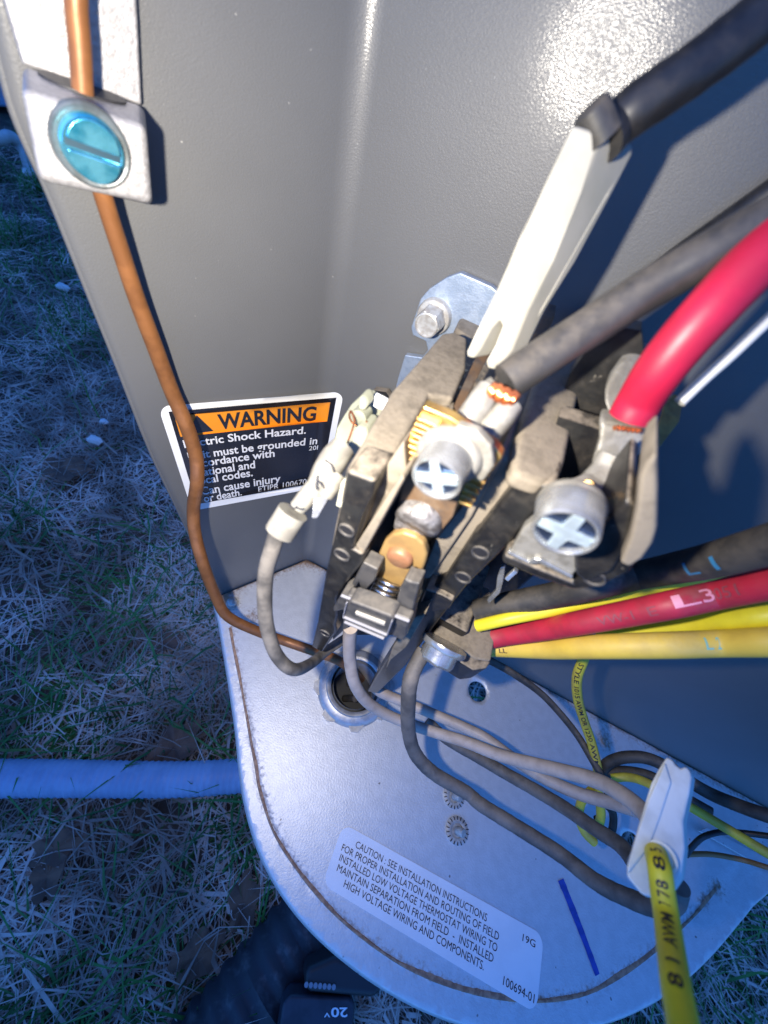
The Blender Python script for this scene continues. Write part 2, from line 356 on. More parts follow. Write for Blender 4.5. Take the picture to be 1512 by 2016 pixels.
# ================================================================== GROUND
GZ = H-0.455
v = [(-30, -30, GZ), (30, -30, GZ), (30, 60, GZ), (-30, 60, GZ)]
g = mesh_obj('ground', v, [[0, 1, 2, 3]], m_soil); tagit(g, kind='structure')
def blades(name, n, reg, lenr, wid, flat, mt, maxr=None, clump=None, seed=1, bend=0.4):
    r = np.random.default_rng(seed)
    V = np.zeros((n, 5, 3)); 
    x = r.uniform(reg[0], reg[1], n); y = r.uniform(reg[2], reg[3], n)
    if clump is not None:
        k = np.floor(r.random(n)*len(clump)).astype(int); cc = clump[k]
        use = r.random(n) < (0.55 if flat else 0.8)
        x = np.where(use, cc[:, 0]+r.normal(0, 1, n)*cc[:, 2], x); y = np.where(use, cc[:, 1]+r.normal(0, 1, n)*cc[:, 2], y)
    L = r.uniform(lenr[0], lenr[1], n)*(0.5+r.random(n)); th = r.uniform(0, 2*np.pi, n)
    if flat: el = np.abs(r.normal(0.08, 0.16, n)); z0 = GZ+r.uniform(0.0, 0.022, n)
    else: el = np.clip(r.normal(0.75, 0.35, n), 0.1, 1.5); z0 = np.full(n, GZ)
    d = np.stack([np.cos(th)*np.cos(el), np.sin(th)*np.cos(el), np.sin(el)], 1)
    side = np.stack([-np.sin(th), np.cos(th), r.normal(0, .3, n)], 1); W = wid*(0.6+0.8*r.random(n))
    bv = np.stack([r.normal(0, bend, n), r.normal(0, bend, n), -np.abs(r.normal(0, bend, n))*(0.1 if flat else 0.8)], 1)
    p0 = np.stack([x, y, z0], 1); p1 = p0+d*(L*0.5)[:, None]; p2 = p0+(d*L[:, None])+bv*(L*0.5)[:, None]
    p2[:, 2] = np.maximum(p2[:, 2], GZ+0.002)
    V[:, 0] = p0-side*W[:, None]/2; V[:, 1] = p0+side*W[:, None]/2; V[:, 2] = p1-side*W[:, None]*.45; V[:, 3] = p1+side*W[:, None]*.45; V[:, 4] = p2
    me = bpy.data.meshes.new(name); nv = n*5
    me.vertices.add(nv); me.vertices.foreach_set('co', V.reshape(-1))
    b = (np.arange(n)*5)[:, None]; tri = np.concatenate([b+[0, 1, 3], b+[0, 3, 2], b+[2, 3, 4]], 1).reshape(-1)
    me.loops.add(len(tri)); me.loops.foreach_set('vertex_index', tri.astype(np.int32))
    me.polygons.add(n*3); me.polygons.foreach_set('loop_start', (np.arange(n*3)*3).astype(np.int32)); 
    me.update(); me.validate(); me.materials.append(mt)
    o = bpy.data.objects.new(name, me); col.objects.link(o); return o
cl = np.stack([rng.uniform(-1.2, 0.7, 150), rng.uniform(-0.6, 1.8, 150), rng.uniform(0.012, 0.05, 150)], 1)
scl = np.stack([rng.uniform(-1.2, 0.7, 90), rng.uniform(-0.5, 1.8, 90), rng.uniform(0.03, 0.09, 90)], 1)
tagit(blades('dry_straw', 150000, (-1.2, 0.7, -0.5, 1.8), (0.018, 0.050), 0.00085, True, m_straw, clump=scl, seed=3, bend=0.45), kind='stuff')
tagit(blades('green_grass', 42000, (-1.3, 0.8, -0.6, 1.9), (0.035, 0.075), 0.0018, False, m_grass, clump=cl, seed=4), kind='stuff')
tagit(blades('matted_thatch', 26000, (-1.2, 0.7, -0.5, 1.8), (0.02, 0.05), 0.0021, True, m_straw, seed=31, bend=0.6), kind='stuff')
tagit(blades('far_grass', 45000, (-6, 3, 1.7, 7), (0.05, 0.12), 0.005, False, m_grass, seed=5), kind='stuff')
tagit(blades('long_dry_stems', 260, (-0.9, 0.5, -0.4, 0.9), (0.10, 0.22), 0.0013, True, m_straw, seed=8, bend=0.25), kind='stuff')

def leaf(px, py, size, rot, label, z=0.02, group=None, name='dead_leaf'):
    c = floor(px, py, GZ+z); r = random.Random(int(px*7+py)); n = 22; V = [c+UP*0.002]
    lob = 5; 
    for k in range(n):
        t = 2*math.pi*k/n; rr = size*(0.30+0.20*abs(math.cos(lob*t/2))+0.05*r.random()); x = rr*math.cos(t)*1.25; y = rr*math.sin(t)*0.8
        V.append(c+np.array([x*math.cos(rot)-y*math.sin(rot), x*math.sin(rot)+y*math.cos(rot), 0.25*abs(y)+r.uniform(-.1, .1)*size*0.4]))
    Fs = [[0, 1+k, 1+(k+1) % n] for k in range(n)]
    # give the leaf its thickness
    Vb = [p-UP*0.0004 for p in V]; m_ = len(V)
    Fb = [[f[2]+m_, f[1]+m_, f[0]+m_] for f in Fs]; Fe = [[1+k, 1+(k+1) % n, m_+1+(k+1) % n, m_+1+k] for k in range(n)]
    o = mesh_obj(name, V+Vb, Fs+Fb+Fe, m_leaf, None, smooth=False); tagit(o, label, 'leaf', group); return o
leaf(128, 925, 0.048, 0.3, 'large curled brown dead leaf lying in the grass left of the warning sticker')
leaf(345, 1470, 0.042, 1.2, 'brown dead leaf just above the blue conduit, left of the round metal plate')
leaf(110, 1670, 0.028, 0.5, 'crumpled brown dead leaf below the left end of the blue conduit')
leaf(95, 1725, 0.026, 2.1, 'reddish brown dead leaf, lower of two below the left end of the blue conduit')
leaf(480, 1775, 0.030, 1.9, 'dark brown dead leaf beside the round plate above the ribbed black tube')
leaf(330, 1265, 0.024, 0.8, 'small brown dead leaf in the grass left of the plate corner')
leaf(390, 1880, 0.032, 0.9, 'dark dead leaf among long stems left of the ribbed black tube')
def pebble(px, py, s, label):
    c = floor(px, py, GZ+0.022); V, Fs = [], []
    bm = bmesh.new(); bmesh.ops.create_icosphere(bm, subdivisions=2, radius=1)
    r = random.Random(int(px))
    a, b_, c_ = 1.0, 0.75, 0.5
    for vv in bm.verts:
        k = 1+0.12*math.sin(vv.co.x*5+px)+0.1*math.sin(vv.co.y*7+py); V.append(c+np.array([vv.co.x*a, vv.co.y*b_, vv.co.z*c_])*s*k)
    Fs = [[q.index for q in f.verts] for f in bm.faces]; bm.free()
    tagit(mesh_obj('pebble', V, Fs, m_stone, None, smooth=True), label, 'pebble')
pebble(123, 565, 0.011, 'flat white chip lying in dark grass below the ground lug')
pebble(186, 866, 0.0095, 'round white pebble in the grass left of the warning sticker')
pebble(204, 830, 0.006, 'small white pebble with dark edge above the round white pebble')
pebble(58, 340, 0.018, 'pale stone at the foot of the curved pipe at top left')

# blue conduit on the ground
P = [floor(x, y, GZ+0.030) for x, y in ((-420, 1532), (-200, 1531), (0, 1532), (120, 1532), (250, 1534), (350, 1534), (430, 1530), (520, 1522), (640, 1510))]
Q = catmull(P, 28)
V, Fs, fr = tube_vf(Q, lambda s, f: 0.0135+0.0007*math.sin(s*2*math.pi/0.0062), seg=28, n=1)
# resample so each rib has enough rings
ss = np.array([f[0] for f in fr]); n_ = int(ss[-1]/0.00155); sn = np.linspace(0, ss[-1], n_)
PQ = np.array([f[1] for f in fr]); Q = [np.array([np.interp(s, ss, PQ[:, k]) for k in range(3)]) for s in sn]
V, Fs, fr = tube_vf(Q, lambda s, f: 0.0128+0.00045*math.sin(s*2*math.pi/0.0050), seg=28, n=1)
o = mesh_obj('conduit', V, Fs, m_conduit, None, smooth=True); tagit(o, 'blue ribbed flexible conduit running across the grass to the round plate', 'conduit')
# black ribbed tube under the plate
P = [floor(x, y, GZ+0.03) for x, y in ((330, 2160), (420, 2060), (500, 1960), (580, 1860), (680, 1740), (800, 1640))]
Q = catmull(P, 40); V, Fs, fr = tube_vf(Q, 0.026, seg=24, n=1)
ss = np.array([f[0] for f in fr]); sn = np.linspace(0, ss[-1], int(ss[-1]/0.0028)); PQ = np.array([f[1] for f in fr])
Q = [np.array([np.interp(s, ss, PQ[:, k]) for k in range(3)]) for s in sn]
V, Fs, fr = tube_vf(Q, lambda s, f: 0.027+0.0016*math.sin(s*2*math.pi/0.0125), seg=24, n=1)
o = mesh_obj('ribbed_tube', V, Fs, m_hose, None, smooth=True); tagit(o, 'dirty black ribbed tube lying in the grass below the round plate', 'tube')

# power tool with battery on the ground under the plate
tz = GZ+0.075
c0 = floor(640, 1995, tz); bt = thing('power_tool', 'dark power tool lying under the plate with 20V printed on its battery', 'power tool', c0-UP*0.06)
ux = unit(floor(700, 1990, tz)-floor(560, 1960, tz)); uy = np.cross(UP, ux)
def px_top(pts, z, h, name, m_, bev, par): return prism(name, [floor(x, y, z) for x, y in pts], DN*h, m_, par, bevel=bev)
batt = px_top([(556, 1975), (572, 1957), (690, 1962), (700, 1975), (692, 2080), (540, 2080)], tz, 0.05, 'battery', m_darkpl, 0.003, bt)
px_top([(600, 1905), (660, 1880), (720, 1895), (760, 1940), (740, 1968), (600, 1955)], tz+0.004, 0.06, 'tool_body', m_trim, 0.004, bt)
for k in range(7):
    q = floor(603+k*9, 1938+k*0.8, tz+0.0045); V, Fs = lathe_vf(q, UP, [(0.0013, 0), (0.0013, 0.0008)], 10); mesh_obj('rivet', V, Fs, m_pedge, bt)
Vt, Ft = text_fit('20', 0, 1, 0, 1, 0.02)
def maptext(V, o0, ex, ey): return [o0+ex*x+ey*y for x, y in V]
o0 = floor(684, 1984, tz+0.0004); ex = floor(652, 1984, tz+0.0004)-o0; ey = floor(684, 2003, tz+0.0004)-o0
mesh_obj('lettering', maptext(Vt, o0, ex, ey), Ft, m_inkw, batt)
Vt, Ft = text_fit('V', 0, 1, 0, 1, 0.02)
o0 = floor(650, 1994, tz+0.0004); ex = floor(638, 1994, tz+0.0004)-o0; ey = floor(650, 2003, tz+0.0004)-o0
mesh_obj('lettering', maptext(Vt, o0, ex, ey), Ft, m_inkw, batt)

# parked vehicle far behind at top left + pale pipe
vc = floor(30, 262, GZ); dirn = unit((ray(0, 200)*[1, 1, 0])); sd = np.cross(UP, dirn)
vp = vc+dirn*0.12
veh = thing('parked_vehicle', 'blue vehicle body with a black trim strip, beyond the grass at the top left', 'vehicle', vp-sd*(-0.1))
def vb(name, x0, x1, z0, z1, y0, y1, m_, bev, par=veh):
    c = vp+sd*((x0+x1)/2)+UP*((z0+z1)/2)+dirn*((y0+y1)/2)
    V, Fs = box_vf(c, sd, UP, dirn, abs(x1-x0), z1-z0, y1-y0); return mesh_obj(name, V, Fs, m_, par, bevel=bev)
sgn = 1 if np.dot(sd, ray(0, 200)-ray(60, 200)) > 0 else -1
vb('body', -0.10*sgn, 1.6*sgn, 0.10, 0.42, 0.0, 1.1, m_car, 0.03)
vb('sill', -0.085*sgn, 1.6*sgn, 0.015, 0.095, 0.01, 1.1, m_conduit, 0.01)
vb('trim_strip', -0.105*sgn, 1.6*sgn, 0.088, 0.118, -0.014, 1.0, m_trim, 0.004)
vb('door_gap', 0.08*sgn, 0.088*sgn, 0.02, 0.40, -0.004, 0.01, m_trim, 0.001)
for xx in (0.42, 1.3):
    wh = mesh_obj('wheel', *lathe_vf(vp+sd*xx*sgn+UP*0.1-dirn*0.02, -dirn, [(0.03, -.05), (0.095, -.05), (0.1, -.03), (0.1, 0.01), (0.09, 0.02), (0.06, 0.02), (0.055, 0.005), (0.0, 0.005)], 28), m_trim, veh, smooth=True)
    mesh_obj('rim', *lathe_vf(vp+sd*xx*sgn+UP*0.1-dirn*0.03, -dirn, [(0.05, 0), (0.05, 0.004), (0.015, 0.01), (0, 0.01)], 20), m_carpale, wh, smooth=True)
P = [floor(-60, 292, GZ+.01)-dirn*0.0, floor(-5, 276, GZ+0.06), floor(18, 268, GZ+0.07), floor(38, 282, GZ+0.055), floor(50, 305, GZ+0.04), floor(60, 345, GZ+.01)]
V, Fs, fr = tube_vf(P, 0.011, seg=16, n=10)
o = mesh_obj('curved_pipe', V, Fs, m_carpale, None, smooth=True); tagit(o, 'pale curved pipe arching over the grass beside the blue vehicle', 'pipe')

# ================================================================== CABINET
cab = thing('control_cabinet', 'grey painted sheet metal cabinet corner with stickers and a round galvanised base plate', 'cabinet', A0)
# wall plan path: left plane -> bend -> right plane
LEDGE = [(428, 1186), (372, 1050), (302, 900), (238, 735), (159, 536), (99, 385), (60, 300), (28, 222), (0, 117), (-40, -60), (-75, -260)]
LE = [wl(*p) for p in LEDGE]
def left_at(z):
    zs = [p[2] for p in LE]; us = [np.dot(p-A0, TL) for p in LE]
    if z > zs[-1]:
        return us[-1]+(z-zs[-1])*(us[-1]-us[-2])/(zs[-1]-zs[-2])
    return float(np.interp(z, zs, us))
ang = math.acos(np.clip(np.dot(T, TL), -1, 1)); RB = 0.0065; tl_ = RB/math.tan(ang/2)
cc = A0 - (NI*1.0)*0
bis = unit(T+TL); ctr = A0+bis*(RB/math.sin(ang/2))
ZT = 0.42; zl = list(np.linspace(-0.004, 0.36, 62))+[ZT]
V = []; nc = None; colsR = list(np.linspace(tl_, 0.30, 60))+[0.45]
for z in zl:
    row = []
    ul = left_at(z)
    for k in range(30): row.append(A0+TL*(ul+(tl_-ul)*k/29))
    a1 = A0+TL*tl_-ctr; a2 = A0+T*tl_-ctr
    for k in range(1, 12):
        t = k/12; d = unit(a1*(1-t)+a2*t); row.append(ctr+d*RB)
    for u in colsR: row.append(A0+T*u)
    nc = len(row)
    V += [p*[1, 1, 0]+UP*z for p in row]
Fs = [[i*nc+k, i*nc+k+1, (i+1)*nc+k+1, (i+1)*nc+k] for i in range(len(zl)-1) for k in range(nc-1)]
wall = mesh_obj('wall_panel', V, Fs, m_paint, cab, smooth=True, recalc=False)
for p in wall.data.polygons[:1]:
    nrm = np.array(p.normal)
if np.dot(nrm, C-(A0+TL*0.02)) < 0: wall.data.flip_normals()
sm = wall.modifiers.new('thick', 'SOLIDIFY'); sm.thickness = 0.0012; sm.offset = -1
bv = BVHTree.FromPolygons([Vector(p) for p in V], Fs)
def onwall(px, py, off=0.0002):
    r = Vector(ray(px, py)).normalized(); loc, nn, i, d = bv.ray_cast(Vector(C), r)
    if loc is None: return wl(px, py, off)
    nn = np.array(nn); nn = nn if np.dot(nn, -np.array(r)) > 0 else -nn
    return np.array(loc)+nn*off
# folded left edge of the panel
Vf, Ff = [], []
E_ = [wl(*p)+UP*0 for p in LEDGE]
V1, F1, _ = tube_vf([p+NL*0.0006 for p in E_], 0.0006, seg=10, n=3); mesh_obj('folded_edge', V1, F1, m_paint, cab, smooth=True)

# ---- base plate
INNER = [(452, 1236), (462, 1290), (478, 1370), (492, 1450), (503, 1510), (512, 1560), (540, 1640), (585, 1712), (645, 1785), (725, 1855), (820, 1915), (930, 1955), (1040, 1972), (1140, 1962),
         (1220, 1925), (1300, 1865), (1370, 1800), (1410, 1752)]
IP = np.array([floor(*p)[:2] for p in INNER])
def smooth2(P, n=6):
    return [q[:2] for q in catmull([np.array([p[0], p[1], 0]) for p in P], n)]
outl = smooth2(PO[:-3], 5)+[np.array(p) for p in PO[-3:]]
endp = B0[:2]+T[:2]*0.03; wallpts = [endp*(1-k/30)+A0[:2]*k/30 for k in range(31)]
inset = NI[:2]*0.0006
poly = outl+[p-inset for p in wallpts]+[L0[:2]*(k/5)+A0[:2]*(1-k/5)-NL[:2]*0.0006 for k in range(1, 6)]
HOLE1c = floor(698, 1352)[:2]; HOLE1r = 0.0108
HOLE2c = floor(940, 1361)[:2]; HOLE2r = 0.0046
HOLE3c = floor(1245, 1668)[:2]; HOLE3r = 0.0052
holes = []
for c_, r_ in ((HOLE1c, HOLE1r), (HOLE2c, HOLE2r), (HOLE3c, HOLE3r)):
    holes.append([c_+r_*np.array([math.cos(2*math.pi*k/36), math.sin(2*math.pi*k/36)]) for k in range(36)])
vin = [Vector(p) for p in poly]; edges = [(i, (i+1) % len(poly)) for i in range(len(poly))]
for h in holes:
    b = len(vin); vin += [Vector(p) for p in h]; edges += [(b+i, b+(i+1) % len(h)) for i in range(len(h))]
ICs = smooth2(INNER and [p for p in IP], 6)
pa = np.array(poly); mnx, mny = pa.min(0); mxx, mxy = pa.max(0)
def inpoly(q, P):
    x, y = q; ins = False; j = len(P)-1
    for i in range(len(P)):
        if (P[i][1] > y) != (P[j][1] > y) and x < (P[j][0]-P[i][0])*(y-P[i][1])/(P[j][1]-P[i][1])+P[i][0]: ins = not ins
        j = i
    return ins
gx = np.arange(mnx, mxx, 0.0018); gy = np.arange(mny, mxy, 0.0018)
for x in gx:
    for y in gy:
        q = (x+random.uniform(-.0004, .0004), y+random.uniform(-.0004, .0004))
        if inpoly(q, poly) and min(np.hypot(*(np.array(q)-c_))-r_ for c_, r_ in ((HOLE1c, HOLE1r), (HOLE2c, HOLE2r), (HOLE3c, HOLE3r))) > 0.0008: vin.append(Vector(q))
ICa = np.array(ICs)
# finer points round the groove
for i in range(len(ICa)-1):
    t = ICa[i+1]-ICa[i]; nn = unit(np.array([-t[1], t[0]]))
    for off in (-0.0016, -0.0008, 0, 0.0008, 0.0016, 0.0026):
        q = ICa[i]+nn*off
        if inpoly(q, poly): vin.append(Vector(q))
vo, eo, fo, _, _, _ = delaunay_2d_cdt(vin, edges, [], 0, 1e-6)
va = np.array([[p.x, p.y] for p in vo])
def segdist(P, poly):
    best = np.full(len(P), 1e9); side = np.zeros(len(P))
    for i in range(len(poly)-1):
        a, b = poly[i], poly[i+1]; ab = b-a; t = np.clip(((P-a)@ab)/(ab@ab), 0, 1); q = a+t[:, None]*ab; d = np.hypot(*(P-q).T)
        cr = ab[0]*(P[:, 1]-a[1])-ab[1]*(P[:, 0]-a[0]); m_ = d < best; best[m_] = d[m_]; side[m_] = np.sign(cr)[m_]
    return best, side
dI, sI = segdist(va, ICa)
cin = floor(900, 1600)[:2]; _, sref = segdist(np.array([cin]), ICa); sgnI = sref[0]
dsg = dI*sI*sgnI             # positive inside the groove
# vertices beyond the end of the groove count as inside
tri = []
for f in fo:
    c_ = va[list(f)].mean(0)
    if not inpoly(c_, poly): continue
    if any(np.hypot(*(c_-hc)) < hr for hc, hr in ((HOLE1c, HOLE1r), (HOLE2c, HOLE2r), (HOLE3c, HOLE3r))): continue
    tri.append(list(f))
dO, _ = segdist(va, np.array(outl))
z = np.zeros(len(va))
g_ = np.clip(1-np.abs(dsg)/0.0013, 0, 1); z -= 0.0003*g_**1.5
z += np.where(dsg < 0, -0.0003, 0)

Vp = [np.array([va[i, 0], va[i, 1], z[i]]) for i in range(len(va))]
# dropped flange round the outline
base_n = len(Vp); oi = [int(np.argmin(np.hypot(*(va-np.array(q)).T))) for q in outl]
flg = []
for lev, (dz, dr) in enumerate(((-0.0006, 0.0004), (-0.0013, 0.0009), (-0.0026, 0.0013), (-0.0045, 0.0015), (-0.017, 0.0015))):
    ring = []
    for k, i in enumerate(oi):
        t = np.array(outl[min(k+1, len(outl)-1)])-np.array(outl[max(k-1, 0)]); nn = unit(np.array([t[1], -t[0]]))
        if inpoly(va[i]+nn*0.002, poly): nn = -nn
        Vp.append(np.array([va[i, 0]+nn[0]*dr, va[i, 1]+nn[1]*dr, dz])); ring.append(len(Vp)-1)
    flg.append(ring)
prev = oi
for ring in flg:
    for k in range(len(ring)-1): tri.append([prev[k], prev[k+1], ring[k+1], ring[k]])
    prev = ring
plate = mesh_obj('base_plate', Vp, tri, None, cab, smooth=True, recalc=True)
if np.mean([p.normal.z for p in plate.data.polygons if p.center.z > -0.002][:500]) < 0: plate.data.flip_normals()
sm = plate.modifiers.new('thick', 'SOLIDIFY'); sm.thickness = 0.0011; sm.offset = -1
at = plate.data.attributes.new('dirt', 'FLOAT', 'POINT'); at2 = plate.data.attributes.new('spatter', 'FLOAT', 'POINT')
vals = np.zeros(len(Vp)); va3 = np.array([p[:2] for p in Vp])
dd = np.where(dsg > 0, 0.62*np.exp(-(dsg/0.0030)), 0.3*np.exp(-(np.abs(dsg)/0.0006)))
dwall, _ = segdist(va, np.array([A0[:2], endp])); dwl, _ = segdist(va, np.array([A0[:2], L0[:2]]))
d2 = 0.75*np.exp(-dwall/0.0035)+0.7*np.exp(-dwl/0.004)
d3 = np.zeros(len(va))
for (x, y, r_, a_) in ((435, 1195, 0.006, 1.0), (1150, 1620, 0.0030, 1.15), (1165, 1640, 0.0022, 1.1), (745, 1325, 0.006, 0.9), (1190, 1460, 0.005, 0.7), (1420, 1755, 0.004, 0.55), (1390, 1780, 0.003, 0.45), (500, 1215, 0.006, 0.6), (895, 1615, 0.0035, .35)):
    c_ = floor(x, y)[:2]; d3 += a_*np.exp(-(np.hypot(*(va-c_).T)/r_)**2)
vals[:len(va)] = np.clip(dd+d2+d3, 0, 1.3)
at.data.foreach_set('value', vals)
def make_galv():
    m = bpy.data.materials.new('galvanised_steel'); m.use_nodes = True; n = m.node_tree; N = n.nodes; L = n.links; b = N['Principled BSDF']
    tc = N.new('ShaderNodeTexCoord').outputs['Object']
    def noise(sc, det=4, ro=.55):
        q = N.new('ShaderNodeTexNoise'); q.inputs['Scale'].default_value = sc; q.inputs['Detail'].default_value = det; q.inputs['Roughness'].default_value = ro; L.new(tc, q.inputs['Vector']); return q.outputs['Fac']
    def rmp(s, a, c, lo=0, hi=1):
        q = N.new('ShaderNodeMapRange'); q.interpolation_type = 'SMOOTHSTEP'; q.inputs[1].default_value = a; q.inputs[2].default_value = c; q.inputs[3].default_value = lo; q.inputs[4].default_value = hi; L.new(s, q.inputs[0]); return q.outputs[0]
    def mix(fac, a, c):
        q = N.new('ShaderNodeMix'); q.data_type = 'RGBA'; L.new(fac, q.inputs[0])
        for i, x in ((6, a), (7, c)):
            if isinstance(x, tuple): q.inputs[i].default_value = (*x, 1)
            else: L.new(x, q.inputs[i])
        return q.outputs[2]
    vo_ = N.new('ShaderNodeTexVoronoi'); vo_.inputs['Scale'].default_value = 420; L.new(tc, vo_.inputs['Vector'])
    sep = N.new('ShaderNodeSeparateColor'); L.new(vo_.outputs['Color'], sep.inputs[0])
    c = mix(rmp(noise(260, 5, .6), .35, .65), (0.60, 0.60, 0.59), (0.66, 0.66, 0.65))
    c = mix(rmp(sep.outputs[0], 0, 1, 0, .2), c, (0.62, 0.62, 0.62))
    c = mix(rmp(noise(330, 2, .5), .72, .76, 0, .8), c, (0.16, 0.13, 0.11))
    dn = N.new('ShaderNodeAttribute'); dn.attribute_name = 'dirt'
    add = N.new('ShaderNodeMath'); add.operation = 'ADD'; L.new(dn.outputs['Fac'], add.inputs[0])
    nz = N.new('ShaderNodeMapRange'); nz.inputs[1].default_value = .3; nz.inputs[2].default_value = .7; nz.inputs[3].default_value = -.26; nz.inputs[4].default_value = .26; L.new(noise(600, 5, .7), nz.inputs[0]); L.new(nz.outputs[0], add.inputs[1])
    df = rmp(add.outputs[0], .22, .85)
    dcol = mix(rmp(noise(350), .4, .6), (0.30, 0.20, 0.13), (0.20, 0.13, 0.085))
    c = mix(df, c, dcol); L.new(c, b.inputs['Base Color'])
    me_ = N.new('ShaderNodeMapRange'); me_.inputs[3].default_value = .42; me_.inputs[4].default_value = 0; L.new(df, me_.inputs[0]); L.new(me_.outputs[0], b.inputs['Metallic'])
    ro = N.new('ShaderNodeMapRange'); ro.inputs[3].default_value = .46; ro.inputs[4].default_value = .95; L.new(df, ro.inputs[0]); L.new(ro.outputs[0], b.inputs['Roughness'])
    bp = N.new('ShaderNodeBump'); bp.inputs['Strength'].default_value = .45; bp.inputs['Distance'].default_value = .0002; L.new(noise(1500, 3), bp.inputs['Height']); L.new(bp.outputs[0], b.inputs['Normal'])
    return m
m_galv = make_galv(); plate.data.materials.append(m_galv)

gp = [np.array([*p, 0.0]) for p in catmull([np.array([p[0], p[1], 0]) for p in IP], 6)] if False else [np.array([p[0], p[1], 0.0]) for p in ICs]
gv = []; gf = []; m_grime = mat('brown_grime', (0.44, 0.28, 0.18), (0.28, 0.17, 0.11), rough=0.95, nscale=500, bump=0.6, bscale=2500)
for i, p in enumerate(gp):
    t = unit(gp[min(i+1, len(gp)-1)]-gp[max(i-1, 0)]); q = np.cross(UP, t)
    wi = 0.00075*(1+0.35*math.sin(i*0.31)+0.25*math.sin(i*0.83+1))*(1.5 if i > len(gp)*0.55 else 1.0); wo = 0.00045
    if np.dot(floor(900, 1600)-p, q) < 0: q = -q
    gv += [p-q*wo+UP*-0.0004, p-q*wo*0.4+UP*0.00022, p+q*wi*0.5+UP*0.00022, p+q*wi+UP*-0.0002]
for i in range(len(gp)-1):
    for k in range(3): gf.append([4*i+k, 4*i+k+1, 4*i+5+k, 4*i+4+k])
mesh_obj('grime_line', gv, gf, m_grime, cab, smooth=True)
# right lip of the plate
lp = [floor(1392, 1690), floor(1450, 1724), floor(1512, 1762), floor(1620, 1830)]
# conduit locknut ring round the knockout
hc = np.array([*HOLE1c, 0])
prof = [(0.0109, 0.0002), (0.0109, 0.0036), (0.0114, 0.0040), (0.0126, 0.0040), (0.0130, 0.0030), (0.0148, 0.0026), (0.0162, 0.0016), (0.0166, 0.0002)]
V, Fs = lathe_vf(hc, UP, prof, 60); Fs = Fs[:-2]
lst = [(V, Fs)]
for k in range(8):
    a = 2*math.pi*k/8+0.35; u = np.array([math.cos(a), math.sin(a), 0]); t = np.cross(UP, u)
    b = hc+u*0.0172
    pts = [b-u*0.0018-t*0.0034, b+u*0.0008-t*0.0022, b+u*0.0012+t*0.0006, b-u*0.0006+t*0.0030, b-u*0.0018+t*0.0034]
    lst.append(prism_vf([p+UP*0.0017 for p in pts], DN*0.0016))
V, Fs = joinvf(lst); mesh_obj('locknut', V, Fs, mat('cast_zinc', (0.50, 0.50, 0.50), (0.40, 0.39, 0.38), rough=0.38, metal=0.6, nscale=300, bump=0.3, dust=0.1), cab, smooth=True)
# fitting below the hole with black wires in it
V, Fs = lathe_vf(hc, DN, [(0.0107, -0.0030), (0.0107, 0.02), (0.0098, 0.02), (0.0098, -0.0032)], 40); mesh_obj('conduit_fitting', V, Fs[:-2], m_galv, cab, smooth=True)
V, Fs = lathe_vf(hc, DN, [(0.0100, 0.0125), (0.0100, 0.0135), (0, 0.0135)], 30); mesh_obj('bore_dark_disc', V, Fs, m_trim, cab)  # black disc added inside the bore to make the opening dark
for k_ in range(3):
    q0 = hc+np.array([0.004*math.cos(k_*2.1), 0.004*math.sin(k_*2.1), -0.012]); V, Fs, _ = tube_vf([q0, q0+UP*0.006+T*0.002*(k_-1), q0+UP*0.010+T*0.004*(k_-1)], 0.0016, seg=10); mesh_obj('cable_end', V, Fs, (m_blkd, m_gryd, m_blkd)[k_], cab, smooth=True)
# clip nuts pressed in the plate
for (x, y, r_) in ((899, 1635, 0.0046), (893, 1567, 0.0044)):
    c_ = floor(x, y)
    nut = mesh_obj('clip_nut', *lathe_vf(c_, UP, [(r_, 0.0), (r_, 0.0007), (r_*0.72, 0.0012), (r_*0.52, 0.0009), (r_*0.5, 0.0003)], 32), m_bolt, cab, smooth=True)
    lst = []
    for k in range(18):
        a = 2*math.pi*k/18; u = np.array([math.cos(a), math.sin(a), 0]); lst.append(box_vf(c_+u*r_*0.86+UP*0.00105, u, np.cross(UP, u), UP, r_*0.26, 0.00028, 0.0005))
    mesh_obj('tooth', *joinvf(lst), m_ink, nut)
    mesh_obj('stud', *lathe_vf(c_, unit(UP*0.8+T*0.45), [(r_*0.34, 0.0), (r_*0.34, 0.0030), (r_*0.28, 0.0037), (0, 0.0037)], 16), m_bolt, nut, smooth=True)
# small hex screw at the plate corner
c_ = floor(458, 1188, 0.0); sc = mesh_obj('corner_screw', *lathe_vf(c_, UP, [(0.0030, 0), (0.0030, 0.0006), (0.0022, 0.0006), (0.0022, 0.0026), (0.0018, 0.003), (0, 0.003)], 6*4), m_bolt, cab, smooth=True)
# marker line
a, b = floor(1104, 1732, 0.0003), floor(1174, 1921, 0.0003); t = unit(b-a); s_ = np.cross(UP, t)
pts = []; nseg = 24
lft = []; rgt = []
for k in range(nseg+1):
    f_ = k/nseg; wv = 0.00135*(1-0.25*f_)+random.uniform(-.0001, .0001)
    p = a+(b-a)*f_+s_*0.0006*math.sin(f_*2); lft.append(p-s_*wv); rgt.append(p+s_*wv)
V = lft+rgt; Fs = [[k, k+1, nseg+2+k, nseg+1+k] for k in range(nseg)]
mesh_obj('marker_stroke', V, Fs, m_marker, cab)

